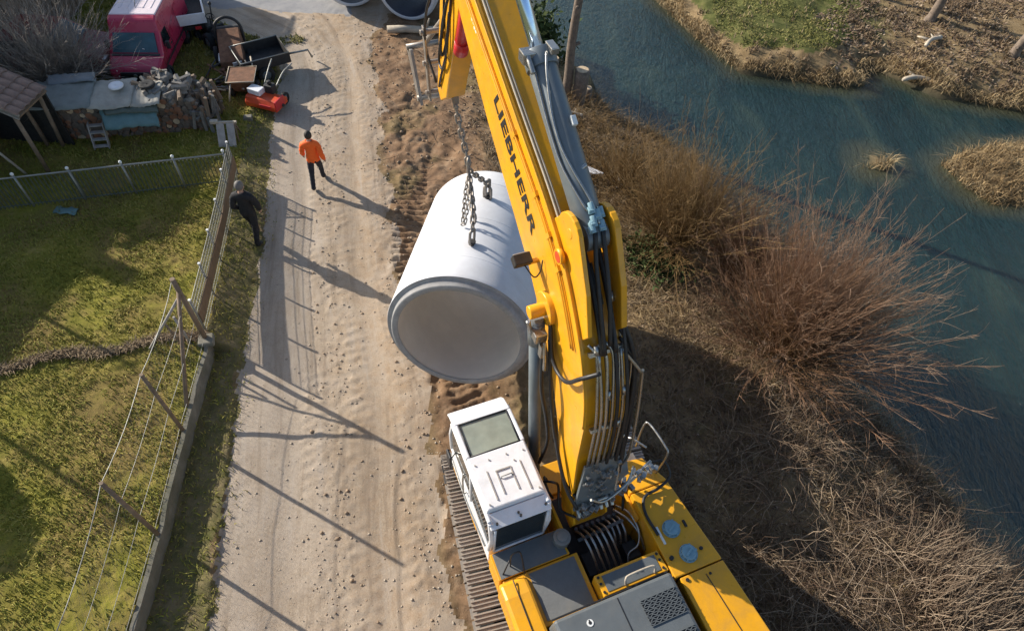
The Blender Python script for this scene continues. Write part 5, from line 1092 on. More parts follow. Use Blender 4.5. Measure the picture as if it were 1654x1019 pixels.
# ------------------------------------------------------------------ yard on the left
PD = Vector((.966, .26, 0)); PN = Vector((-.26, .966, 0)); PO = Vector((-13.9, 15.2, .08))
def pile(u, v, z): return PO + PD * u + PN * v + Vector((0, 0, z))
wp = thing('firewood_stack', 'long firewood stack under loose sheets in front of the red van', 'woodpile', PO, math.atan2(.26, .966))
lms = []
for k in range(5):
    b = MB(); r = .062 + .012 * k; rs = random.Random(k); b.cyl((0, -.0, 0), (0, 1.0, 0), r, r * rs.uniform(.85, 1.1), 7 if k % 2 else 9); me = b.mesh('log'); me.materials.append(M['bark'])
    me.materials.append(M['cutwood']); me.polygons[len(me.polygons) - 1].material_index = 1; me.polygons[len(me.polygons) - 2].material_index = 1; lms.append(me)
for me in list(lms):
    for mm in ('cutwood2', 'cutwood3'): m2 = me.copy(); m2.materials[1] = M[mm]; lms.append(m2)
rs = random.Random(11); cnt = 0
for j in range(9):
    u = .05 + .05 * (j % 2)
    while u < 4.2:
        k = rs.randrange(5); r = .062 + .012 * k; hmax = 1.27 if u < 1.5 else 1.17 if u < 3.4 else 1.3 - (u - 3.4) * .5
        z = .08 + j * .148 + rs.uniform(-.015, .015)
        if z < hmax - .05:
            o = bpy.data.objects.new('log', lms[k] if rs.random() < .08 else lms[5 + k * 2 + rs.randrange(2)]); COL.objects.link(o); o.parent = wp; o.location = (u + r, rs.uniform(-.07, .05), z); o.rotation_euler = (rs.uniform(-.04, .04), rs.uniform(0, 6), rs.uniform(-.05, .05)); cnt += 1
        u += 2 * r + .008
sm = MB(); sm.prism([(-.07, 0), (.07, 0), (.03, .1), (-.05, .11)], -.22, .22); sme = sm.mesh('split_log'); sme.materials.append(M['splitwood']); sme2 = sme.copy(); sme2.materials[0] = M['wood']
hp = thing('split_wood_heap', 'jumbled heap of split grey firewood at the right end of the stack', 'woodpile', pile(3.75, .6, 0))
for k in range(95):
    a = rs.uniform(0, 6.28); q = min(1, abs(rs.gauss(0, .5))); x, y = rs.uniform(-1.15, .75), rs.uniform(-.55, .75); z = (1.26 - .22 * rs.random()) if x < .25 else max(.1, 1.3 - (x - .1) * 1.5) * rs.uniform(.75, 1)
    o = bpy.data.objects.new('split_log', sme if rs.random() < .7 else sme2); COL.objects.link(o); o.parent = hp; o.location = (x, y, z); o.rotation_euler = (rs.uniform(-.5, .5), rs.uniform(-.5, .5), a)
for k in range(30):                                            # the steep right end, logs stood on end
    o = bpy.data.objects.new('split_log', sme2 if k % 3 else sme); COL.objects.link(o); o.parent = hp; o.location = (rs.uniform(.35, .9), rs.uniform(-.6, .4), rs.uniform(.2, .95)); o.rotation_euler = (rs.uniform(-.3, .3), R(90) + rs.uniform(-.3, .3), rs.uniform(-.4, .4)); o.scale = (1.5, .8, .8)
def sheet(label, u0, u1, v0, v1, z0, z1, mat, seed, cat='sheet', wav=.006, name='roofing_sheet'):
    rs = random.Random(seed); nu, nv = 18, 7; vs = []
    for i in range(nu + 1):
        for j in range(nv + 1):
            fu, fv = i / nu, j / nv; e = (rs.uniform(-.03, .03) if j in (0, nv) else 0)
            p = pile(u0 + (u1 - u0) * fu + (rs.uniform(-.02, .02) if i in (0, nu) else 0) + .1 * (fv - .5) * math.sin(seed), v0 + (v1 - v0) * fv + e, z0 + (z1 - z0) * fv + wav * math.sin(i * 1.57 * 1.3) + .03 * math.sin(fu * 5 + seed) * (1 - fv) - (.05 * (1 - fv * 4) if fv < .25 else 0))
            vs.append(p - PO)
    b = MB(); b.add(vs, [(i * (nv + 1) + j, (i + 1) * (nv + 1) + j, (i + 1) * (nv + 1) + j + 1, i * (nv + 1) + j + 1) for i in range(nu) for j in range(nv)], True)
    o = obj(name, b, mat); o.location = PO; s = o.modifiers.new('thick', 'SOLIDIFY'); s.thickness = .015; tag(o, label, cat, 'loose sheets covering the firewood stack')
sheet('grey corrugated sheet at the left end of the firewood stack', -.15, 1.45, -.22, .95, 1.28, 1.42, 'sheet', 1)
sheet('sandy grey sheet in the middle of the firewood stack', 1.38, 2.55, -.26, .9, 1.22, 1.36, 'sheet2', 2)
sheet('pale warped sheet beside the jumbled split wood', 2.5, 3.3, -.24, .75, 1.20, 1.32, 'sheet2', 3)
sheet('narrow dark sheet across the back of the firewood stack', .2, 1.5, .75, 1.15, 1.47, 1.50, 'steel_paint', 4)
sheet('teal tarpaulin sloping down the front of the firewood stack', 1.65, 3.15, -.62, -.06, .76, 1.12, 'teal', 5, 'tarpaulin', .006, 'tarpaulin')
sheet('darker green tarpaulin strip above the teal one', 1.75, 3.2, -.36, .0, 1.06, 1.19, 'greenmetal', 6, 'tarpaulin', .01, 'tarpaulin')
for lab, u, v, mm, r in (('white round lid lying on the firewood sheets', 2.1, .5, 'white', .2), ('black rubber ring lying on the firewood sheets', 2.95, .45, 'tyre', .22)):
    b = MB(); b.lathe([(0, .02), (0, r), (.04, r + .01), (.07, r * .92), (.05, r * .5), (.05, .02)], (0, 0, 0), (0, 0, 1), 24); o = obj('bucket_lid' if mm == 'white' else 'tyre', b, mm); o.location = pile(u, v, 1.37); tag(o, lab, 'lid' if mm == 'white' else 'tyre')
st_ = thing('wooden_steps', 'small pale wooden steps leaning on the front of the firewood stack', 'steps', pile(1.35, -.62, 0), math.atan2(.26, .966))
for k in range(4): b = MB(); b.box((0, .1 + .1 * k, .12 + .17 * k), (.44, .12, .03)); obj('tread', b, 'greywood', st_)
for x in (-.2, .2): b = MB(); b.hexa([(x - .015, 0, 0), (x + .015, 0, 0), (x + .015, .14, 0), (x - .015, .14, 0)], [(x - .015, .36, .7), (x + .015, .36, .7), (x + .015, .5, .7), (x - .015, .5, .7)]); obj('side_board', b, 'greywood', st_)
bn = thing('plank_trestle', 'trestle with two grey planks leaning on it beside the firewood', 'trestle', (-8.95, 15.95, .06), .18)
for x in (-.17, .12): b = MB(); b.hexa([(x - .11, -.50, .0), (x + .11, -.50, .0), (x + .11, -.46, .0), (x - .11, -.46, .0)], [(x - .11, -.02, .62), (x + .11, -.02, .62), (x + .11, .04, .62), (x - .11, .04, .62)]); obj('plank', b, 'greywood', bn, .006)
b = MB(); b.box((0, .02, .62), (.62, .07, .06)); obj('crossbar', b, 'palewood', bn)
for x in (-.24, .24): b = MB(); b.tube([(x, .02, .62), (x * 1.1, .28, 0)], .025, 8); b.tube([(x, .02, .62), (x * 1.1, -.2, 0)], .022, 8); obj('leg', b, 'wood', bn)
b = MB(); b.box((-.33, .03, .65), (.22, .14, .09)); obj('bracket', b, 'palewood', bn, .01)
b = MB(); b.box((0, 0, .09), (.28, .2, .18), .2, .94); b.box((0, 0, .185), (.24, .16, .02), .2); o = obj('concrete_block', b, 'kerb', None, .015); o.location = (-8.72, 16.95, .05); tag(o, 'pale block on the grass between firewood and orange tiller', 'block')

# shed
sd = thing('wood_shed', 'open wooden shed with an old brown tiled roof at the left edge', 'shed', (-14.92, 15.0, .08))
E0, E1 = Vector((1.72, -1.25, 2.0)), Vector((1.82, 0.0, 2.0)); UPS = Vector((-3.3, .25, 1.45))
tl = MB()

prof = [(-.15, 0), (-.10, .045), (-.03, .06), (.04, .045), (.09, .0), (.15, .012)]
vs = []; 
for yy in (0, .34):
    for x, z in prof: vs.append((x, yy, z + (.03 if yy == 0 else 0)))
    for x, z in prof[::-1]: vs.append((x, yy, z - .02 + (.03 if yy == 0 else 0)))
m_ = len(prof) * 2; tl.add(vs, [tuple(range(m_)), tuple(range(2 * m_ - 1, m_ - 1, -1))] + [(i, (i + 1) % m_, m_ + (i + 1) % m_, m_ + i) for i in range(m_)]); tme = tl.mesh('roof_tile'); tme.materials.append(M['roof'])
rows, colsn = 11, 5; ev = (E1 - E0); up = UPS
zx = ev.normalized(); yx = up.normalized(); nz = zx.cross(yx)
if nz.z < 0: nz = -nz
rot = Matrix((zx, yx, zx.cross(yx))).transposed().to_euler() if zx.cross(yx).z > 0 else Matrix((-zx, yx, (-zx).cross(yx))).transposed().to_euler()
b = MB(); pts = [E0, E1, E1 + up, E0 + up]; b.hexa([p - nz * .12 for p in pts], [p - nz * .05 for p in pts]); rf = obj('roof', b, 'wood', sd)
rs = random.Random(5)
for i in range(rows):
    for j in range(colsn):
        p = E0 + ev * ((j + .5) / colsn) + up * (i / rows) + nz * (.0 + rs.uniform(0, .012)); o = bpy.data.objects.new('roof_tile', tme); COL.objects.link(o); o.parent = rf; o.location = p; o.rotation_euler = rot; o.scale = (1.0, 1.0, 1.0)
b = MB(); b.hexa([p - nz * .16 for p in (E0, E0 + zx * .04, E0 + zx * .04 + up, E0 + up)], [p + nz * .02 for p in (E0, E0 + zx * .04, E0 + zx * .04 + up, E0 + up)]); obj('barge_board', b, 'greywood', sd)
for p, q in (((1.45, -1.15, 0), (1.5, -1.15, 1.95)), ((1.35, -.05, 0), (1.55, -.05, 1.95)), ((-.1, -1.2, 0), (-.1, -1.2, 2.6)), ((.9, -.05, 0), (.9, -.05, 2.2))): b = MB(); b.tube([p, q], .055, 8); obj('post', b, 'wood', sd)
b = MB(); b.tube([(.9, -1.3, 0), (-.1, -1.22, 1.7)], .035, 8); obj('brace', b, 'palewood', sd)
for k in range(9): b = MB(); b.box((-1.45 + .17 * k, -1.18, .72), (.155, .025, 1.4 + .05 * (k % 3))); obj('board', b, 'wood', sd)
b = MB(); b.box((-1.6, -.55, 1.2), (.05, 1.3, 2.4)); b.box((0, .12, 1.0), (3.2, .05, 2.0)); obj('back_wall', b, 'dark', sd)  # gloom of the open shed is put into the dark wall colour

# house and poles beyond the left edge of the picture: they cast the shade on the lawn
bn_ = thing('barn', 'dark boarded barn behind the bare hedge at the upper left corner', 'barn', (-19.4, 21.5, 0))
b = MB(); b.box((0, 0, 1.95), (5.2, 10.6, 3.9)); obj('wall', b, 'dark', bn_)
b = MB()
for s in (-1, 1): b.hexa([(0, -5.5, 5.35), (0, 5.5, 5.35), (s * 2.85, 5.5, 3.78), (s * 2.85, -5.5, 3.78)], [(0, -5.5, 5.45), (0, 5.5, 5.45), (s * 2.85, 5.5, 3.88), (s * 2.85, -5.5, 3.88)])
for y in (-5.28, 5.28): b.prism([(y - .02, 3.9), (y + .02, 3.9), (y + .02, 5.3), (y - .02, 5.3)], -.4, .4)
obj('roof', b, 'roof', bn_)
for k in range(34): b = MB(); b.box((2.615, -5.15 + .31 * k, 1.9), (.025, .28, 3.7)); obj('board', b, 'wood', bn_)
hs = thing('house', 'plain rendered house beyond the left edge throwing shade on the lawn', 'house', (-21.6, 13.2, 0))
b = MB(); b.box((0, 0, 1.95), (7.4, 5.8, 3.9)); obj('wall', b, 'plaster', hs)
b = MB()
for s in (-1, 1): b.hexa([(0, -3.1, 5.8), (0, 2.95, 5.8), (s * 4.0, 2.95, 3.75), (s * 4.0, -3.1, 3.75)], [(0, -3.1, 5.92), (0, 2.95, 5.92), (s * 4.0, 2.95, 3.87), (s * 4.0, -3.1, 3.87)])
for y in (-2.88, 2.88): b.prism([(y - .02, 3.9), (y + .02, 3.9), (y + .02, 5.75), (y - .02, 5.75)], -.5, .5)
obj('roof', b, 'roof', hs); b = MB(); b.box((.8, 2, 5.6), (.5, .5, 1.0)); obj('chimney', b, 'plaster', hs)
for y in (-1.5, 1.5): b = MB(); b.box((3.72, y, 1.7), (.06, 1.1, 1.3)); f_ = obj('window', b, 'white', hs); b = MB(); b.box((3.76, y, 1.7), (.02, .95, 1.15)); obj('pane', b, 'darkglass', f_)
for lab, x, y, h in (('tall pole left of the lawn casting the long thin shadow', -17.3, 8.85, 5.4), ('shorter pole near the house wall left of the lawn', -16.7, 11.3, 4.4)):
    b = MB(); b.tube([(0, 0, -.3), (0, 0, h * .5), (.03, 0, h)], [.07, .06, .05], 10); b.box((0, 0, h - .1), (.5, .05, .05), .5); o = obj('clothes_pole', b, 'wood'); o.location = (x, y, .4); tag(o, lab, 'pole', 'poles left of the lawn')
gb = thing('shade_bush', 'unseen evergreen bush added to shade the lower left corner of the lawn', 'bush', (-13.9, 5.7, .4))  # out of view, added to block the sun over this corner
n = 6000; ph = RNG.normal(0, 1, (n, 3)); ph /= np.linalg.norm(ph, axis=1, keepdims=True); ph *= RNG.uniform(.4, 1, (n, 1)) ** .5 * np.array([1.1, 1.1, 1.35]); ph[:, 2] += 1.4
u_ = RNG.normal(0, 1, (n, 3)); u_ /= np.linalg.norm(u_, axis=1, keepdims=True); w_ = np.cross(u_, RNG.normal(0, 1, (n, 3))); w_ /= np.linalg.norm(w_, axis=1, keepdims=True); V = np.stack([ph - u_ * .12, ph + w_ * .06, ph + u_ * .12, ph - w_ * .06], 1).reshape(-1, 3)
stuff(link('foliage', npmesh('foliage', V, np.arange(n * 4).reshape(-1, 4), 'leafgreen', dict(tint=np.repeat(RNG.uniform(0, 1, n), 4))), None, gb)); b = MB(); b.tube([(0, 0, -.2), (0, 0, 1.4)], [.12, .08], 8); obj('trunk', b, 'bark', gb)

# vehicles
def wheel(parent, x, y, r, w, m='steel_paint'):
    b = MB(); b.lathe([(-w / 2, r * .6), (-w / 2, r * .93), (-w * .36, r), (w * .36, r), (w / 2, r * .93), (w / 2, r * .6)], (0, 0, 0), (1, 0, 0), 24); t = obj('wheel', b, 'tyre', parent); t.location = (x, y, r)
    b = MB(); b.lathe([(-w * .4, .01), (-w * .42, r * .3), (-w * .3, r * .6), (w * .3, r * .6), (w * .42, r * .3), (w * .4, .01)], (0, 0, 0), (1, 0, 0), 20); obj('rim', b, m, t)
def van():
    t = thing('van', 'red high roofed van parked nose first behind the firewood stack', 'van', (-12.70, 19.80, .06), math.pi + .13); t.scale = (.95, .88, .87)
    W = .86
    b = MB(); prof = [(2.06, .42), (2.1, .8), (2.0, .98), (1.42, 1.18), (.92, 1.78), (.78, 2.12), (.6, 2.2), (-2.25, 2.2), (-2.3, 2.1), (-2.3, .38), (2.0, .38)]
    n = len(prof); vs = []
    for x in (-W, W):
        for y, z in prof: k = 1 - .10 * max(0, (z - 1.1) / 1.1); fr = 1 - .07 * max(0, (y - 1.5) / .6); vs.append((x * k * fr, y, z))
    b.add(vs, [tuple(range(n)), tuple(range(2 * n - 1, n - 1, -1))] + [((i + 1) % n, i, n + i, n + (i + 1) % n) for i in range(n)])
    body = obj('body', b, 'vanred', t, .07)
    b = MB(); b.hexa([(-.74, .58, 2.19), (.74, .58, 2.19), (.74, -2.2, 2.19), (-.74, -2.2, 2.19)], [(-.72, .54, 2.225), (.72, .54, 2.225), (.72, -2.16, 2.225), (-.72, -2.16, 2.225)])
    for k in range(5): b.box((-.5 + .25 * k, -.95, 2.23), (.05, 2.2, .02))
    obj('roof', b, 'van_roof_sheen', t, .015); b = MB(); b.cyl((0, .1, 2.22), (0, -.1, 2.42), .012, n=6); obj('aerial', b, 'black', t)
    b = MB(); b.hexa([(-.72, 1.40, 1.22), (.72, 1.40, 1.22), (.66, .97, 1.74), (-.66, .97, 1.74)], [(-.72, 1.43, 1.235), (.72, 1.43, 1.235), (.66, 1.0, 1.755), (-.66, 1.0, 1.755)]); ws = obj('windscreen', b, 'windscreen', t)
    b = MB(); b.box((-.28, 1.36, 1.32), (.05, .02, .13), Matrix.Rotation(R(-40), 3, 'X')); obj('paper_slip', b, 'plate', ws)
    b = MB(); b.hexa([(-.78, 1.44, 1.165), (.78, 1.44, 1.165), (.76, 1.52, 1.14), (-.76, 1.52, 1.14)], [(-.78, 1.44, 1.20), (.78, 1.44, 1.20), (.76, 1.52, 1.17), (-.76, 1.52, 1.17)]); obj('wiper_cowl', b, 'plastic', t)
    b = MB(); b.hexa([(-.5, 2.10, .55), (.5, 2.10, .55), (.5, 2.02, .55), (-.5, 2.02, .55)], [(-.46, 2.12, .84), (.46, 2.12, .84), (.46, 2.0, .86), (-.46, 2.0, .86)])
    for k in range(3): b.box((0, 2.125, .6 + .09 * k), (.9, .02, .025))
    obj('grille', b, 'plastic', t); b = MB(); b.cyl((0, 2.12, .74), (0, 2.15, .74), .06, n=16); obj('emblem', b, 'silver', t)
    b = MB(); b.hexa([(-.85, 1.9, .25), (.85, 1.9, .25), (.78, 2.2, .25), (-.78, 2.2, .25)], [(-.85, 1.9, .54), (.85, 1.9, .54), (.78, 2.18, .52), (-.78, 2.18, .52)]); obj('bumper', b, 'plastic', t, .04)
    b = MB(); b.box((0, 2.215, .40), (.46, .012, .10)); obj('number_plate', b, 'plate', t)
    for s in (-1, 1):
        b = MB(); b.hexa([(s * .52, 2.11, .66), (s * .78, 2.02, .66), (s * .80, 1.9, .66), (s * .54, 1.98, .66)], [(s * .54, 2.07, .90), (s * .77, 1.97, .92), (s * .80, 1.82, .96), (s * .56, 1.9, .95)]); obj('headlight', b, 'lamp', t, .02)
        b = MB(); b.box((s * .98, 1.02, 1.32), (.12, .12, .28)); b.box((s * .90, 1.02, 1.28), (.1, .04, .04)); obj('side_mirror', b, 'plastic', t, .03)
        b = MB(); b.hexa([(s * .845, .35, 1.2), (s * .845, 1.15, 1.2), (s * .86, 1.15, 1.2), (s * .86, .35, 1.2)], [(s * .815, .35, 1.68), (s * .815, .85, 1.68), (s * .83, .85, 1.68), (s * .83, .35, 1.68)]); obj('side_window', b, 'darkglass', t)
        b = MB(); b.box((s * .862, .28, 1.1), (.008, .012, 1.3)); b.box((s * .862, -.75, 1.1), (.008, .012, 1.5)); b.box((s * .864, -.2, .75), (.012, 3.2, .06)); b.box((s * .87, .4, 1.05), (.02, .16, .03)); obj('door_seam', b, 'plastic', t)
        for y in (1.35, -1.4): wheel(t, s * .76, y, .33, .2)
van()
def flatbed():
    t = thing('flatbed_truck', 'grey dropside truck standing behind the red van', 'truck', (-12.75, 22.35, .05), math.pi + .45)
    b = MB(); b.box((0, -.2, .62), (1.5, 3.6, .14)); obj('chassis', b, 'dark', t); b = MB(); b.box((0, .55, .80), (1.6, 2.3, .05)); obj('bed_floor', b, 'dark', t)
    for c_, s_ in (((-.8, .55, .98), (.04, 2.3, .36)), ((.8, .55, .98), (.04, 2.3, .36)), ((0, 1.72, .98), (1.64, .04, .36)), ((0, -.62, 1.15), (1.64, .04, .7))): b = MB(); b.box(c_, s_); obj('dropside', b, 'white', t, .008)
    b = MB(); b.hexa([(-.8, -2.0, .5), (.8, -2.0, .5), (.8, -.7, .5), (-.8, -.7, .5)], [(-.72, -1.7, 1.75), (.72, -1.7, 1.75), (.72, -.72, 1.75), (-.72, -.72, 1.75)]); obj('cab', b, 'white', t, .06); b = MB(); b.box((0, -.705, 1.45), (1.2, .02, .4)); obj('rear_window', b, 'darkglass', t)
    for s in (-1, 1):
        for y in (1.0, -1.4): wheel(t, s * .68, y, .32, .2)
        b = MB(); b.box((s * .5, 1.75, .68), (.2, .03, .1)); obj('tail_light', b, 'red', t)
flatbed()
def car():
    t = thing('parked_car', 'dark red car half hidden by the bare hedge left of the van', 'car', (-15.75, 19.2, .05), -math.pi / 2 + .08)
    b = MB(); b.prism([(1.95, .35), (2.0, .6), (1.85, .78), (1.0, .92), (.35, 1.32), (-1.1, 1.36), (-1.7, 1.0), (-1.95, .9), (-2.0, .4), (-1.8, .3), (1.8, .3)], -.8, .8); obj('body', b, 'carred', t, .09)
    b = MB(); b.hexa([(-.66, 1.0, .935), (.66, 1.0, .935), (.6, .40, 1.30), (-.6, .40, 1.30)], [(-.66, 1.02, .95), (.66, 1.02, .95), (.6, .42, 1.32), (-.6, .42, 1.32)]); obj('windscreen', b, 'windscreen', t)
    for s in (-1, 1):
        b = MB(); b.hexa([(s * .80, -1.2, .95), (s * .80, .75, .95), (s * .812, .75, .95), (s * .812, -1.2, .95)], [(s * .795, -1.0, 1.27), (s * .795, .38, 1.27), (s * .81, .38, 1.27), (s * .81, -1.0, 1.27)]); obj('side_window', b, 'darkglass', t)
        b = MB(); b.box((s * .6, 1.93, .66), (.3, .12, .12)); obj('headlight', b, 'lamp', t, .03)
        for y in (1.25, -1.25): wheel(t, s * .72, y, .3, .18)
car()
def trailer():
    t = thing('tipping_trailer', 'small dark tipping trailer with pale rims beside the road', 'trailer', (-9.05, 19.75, .0), -.95)
    b = MB(); b.hexa([(-.55, -.75, .45), (.55, -.75, .45), (.55, .75, .45), (-.55, .75, .45)], [(-.6, -.8, .5), (.6, -.8, .5), (.6, .8, .5), (-.6, .8, .5)]); obj('floor', b, 'dark', t)
    for c_, s_ in (((-.6, 0, .66), (.03, 1.6, .34)), ((.6, 0, .66), (.03, 1.6, .34)), ((0, .8, .66), (1.2, .03, .34)), ((0, -.8, .66), (1.2, .03, .34))): b = MB(); b.box(c_, s_); obj('side_panel', b, 'dark', t)
    b = MB(); b.tube([(-.6, -.8, .84), (.6, -.8, .84), (.6, .8, .84), (-.6, .8, .84), (-.6, -.8, .84)], .022, 8); obj('rim_rail', b, 'galv', t)
    b = MB(); b.tube([(0, .8, .45), (0, 1.6, .4), (0, 1.7, .1)], .035, 8); obj('drawbar', b, 'galv', t)
    for s in (-1, 1): wheel(t, s * .62, -.1, .28, .16)
trailer()
def old_machine():
    t = thing('old_mower', 'rusty brown farm machine with a hooped top by the grass edge', 'farm machine', (-10.1, 20.0, .05), .35)
    b = MB(); b.hexa([(-.4, -.9, .35), (.4, -.9, .35), (.42, .7, .35), (-.42, .7, .35)], [(-.38, -.85, .62), (.38, -.85, .62), (.36, .6, 1.0), (-.36, .6, 1.0)]); obj('hopper', b, 'rust', t, .03)
    b = MB(); b.tube(smooth_path([(-.42, .5, .4), (-.4, .6, 1.1), (0, .65, 1.35), (.4, .6, 1.1), (.42, .5, .4)], 5), .05, 8); b.tube([(-.4, -.85, .6), (-.6, -1.2, .7)], .03, 8); b.tube([(.4, -.85, .6), (.5, -1.3, .5)], .03, 8); stuff(obj('hoop_frame', b, 'dark', t))
    b = MB(); b.box((0, .9, .6), (.6, .4, .5)); b.cyl((-.4, .9, .75), (.4, .9, .75), .16, n=12); obj('engine', b, 'dark', t, .03)
    b = MB(); b.box((-.42, -.35, .5), (.05, .5, .08)); b.box((.15, -.9, .56), (.3, .05, .1), .3); obj('white_bar', b, 'plate', t)
    for s in (-1, 1): wheel(t, s * .52, .1, .32, .14, 'rust')
old_machine()
def engine():
    t = thing('garden_tractor', 'small dark garden tractor with a tall lever near the truck', 'tractor', (-11.25, 21.3, .05), .9)
    b = MB(); b.box((0, .25, .5), (.4, .7, .32)); b.box((0, -.35, .42), (.5, .5, .12)); obj('body', b, 'dark', t, .04); b = MB(); b.box((0, -.45, .62), (.36, .32, .1)); b.box((0, -.62, .78), (.36, .07, .3)); obj('seat', b, 'plastic', t, .04)
    b = MB(); b.tube([(0, -.05, .6), (0, -.15, 1.0)], .02, 8); b.lathe([(0, .13), (.02, .15), (.04, .13)], (0, -.17, 1.0), (0, -.3, 1), 16); b.tube([(.2, .2, .6), (.25, .1, 1.25)], .025, 8); b.sphere((.25, .1, 1.28), .06, 8, 6); obj('steering_column', b, 'dark', t)
    for s in (-1, 1): wheel(t, s * .38, -.35, .3, .18); wheel(t, s * .34, .48, .2, .12)
engine()
def tiller():
    t = thing('orange_tiller', 'orange red tiller with a white box on top at the road edge', 'tiller', (-8.35, 17.75, .05), -.25)
    b = MB(); b.prism([(-.32, .12), (.34, .12), (.36, .3), (.1, .48), (-.25, .46), (-.36, .28)], -.55, .55); obj('hood', b, 'orange', t, .03)
    b = MB(); b.hexa([(-.5, -.15, .48), (-.05, -.2, .48), (-.02, .1, .48), (-.48, .15, .48)], [(-.5, -.15, .66), (-.05, -.2, .66), (-.02, .1, .66), (-.48, .15, .66)]); obj('white_box', b, 'white', t, .02)
    b = MB(); b.cyl((-.62, 0, .22), (.62, 0, .22), .05, n=10)
    for k in range(12):
        a = k * .9; b.box((-.5 + .09 * k, .16 * math.cos(a), .22 + .16 * math.sin(a)), (.03, .14, .05), Matrix.Rotation(a, 3, 'X'))
    obj('tine_rotor', b, 'dark', t); b = MB(); b.box((.12, .2, .6), (.3, .26, .28)); b.cyl((.12, .2, .74), (.12, .2, .86), .07, n=12); obj('engine', b, 'dark', t, .03)
    b = MB()
    for s in (-.18, .22): b.tube(smooth_path([(s, .3, .55), (s * 1.3, .8, .85), (s * 1.8, 1.2, .95)], 4), .02, 8)
    obj('handlebar', b, 'galv', t); b = MB(); b.box((.55, -.1, .35), (.05, .5, .3)); b.box((.2, -.38, .3), (.4, .03, .1)); obj('side_guard', b, 'red', t, .01)
    for s in (-1, 1): wheel(t, s * .42, .38, .2, .12)
tiller()
def hopper():
    t = thing('rusty_spreader', 'rust orange spreader hopper between the mower and the tiller', 'spreader', (-9.2, 18.35, .05), .2)
    b = MB(); b.hexa([(-.25, -.3, .3), (.25, -.3, .3), (.25, .2, .3), (-.25, .2, .3)], [(-.42, -.5, .75), (.42, -.5, .75), (.42, .4, .75), (-.42, .4, .75)]); obj('hopper', b, 'rust', t, .02)
    b = MB(); b.tube([(-.43, -.5, .76), (.43, -.5, .76), (.43, .4, .76), (-.43, .4, .76), (-.43, -.5, .76)], .018, 6); b.tube([(-.3, -.5, .7), (-.42, -.75, .25)], .025, 6); b.tube([(.3, .4, .7), (.2, .9, .8)], .025, 6); obj('frame', b, 'palewood', t)
    for s in (-1, 1): wheel(t, s * .4, -.05, .25, .1, 'rust')
hopper()
sc_ = thing('scrap_heap', 'cluttered heap of rusty bars and machine scraps beside the trailer', 'scrap', (-9.95, 18.7, .05))
rs = random.Random(77)
for k in range(28):
    b = MB(); a = rs.uniform(0, 6.28); x, y, z = rs.gauss(0, .42), rs.gauss(0, .30), rs.uniform(.05, .5)
    if k % 3 == 0: b.box((x, y, z), (rs.uniform(.15, .4), rs.uniform(.1, .25), rs.uniform(.05, .25)), a); obj('scrap_plate', b, ('rust', 'dark', 'steel')[k % 9 // 3], sc_, .01)
    else:
        l = rs.uniform(.2, .5); d = Vector((math.cos(a), math.sin(a), rs.uniform(-.3, .5))); p = Vector((x, y, z + l * .3)); b.tube([p - d * l, p + d * l], rs.uniform(.015, .03), 6); obj('scrap_bar', b, ('rust', 'galv', 'dark', 'palewood')[k % 4], sc_)

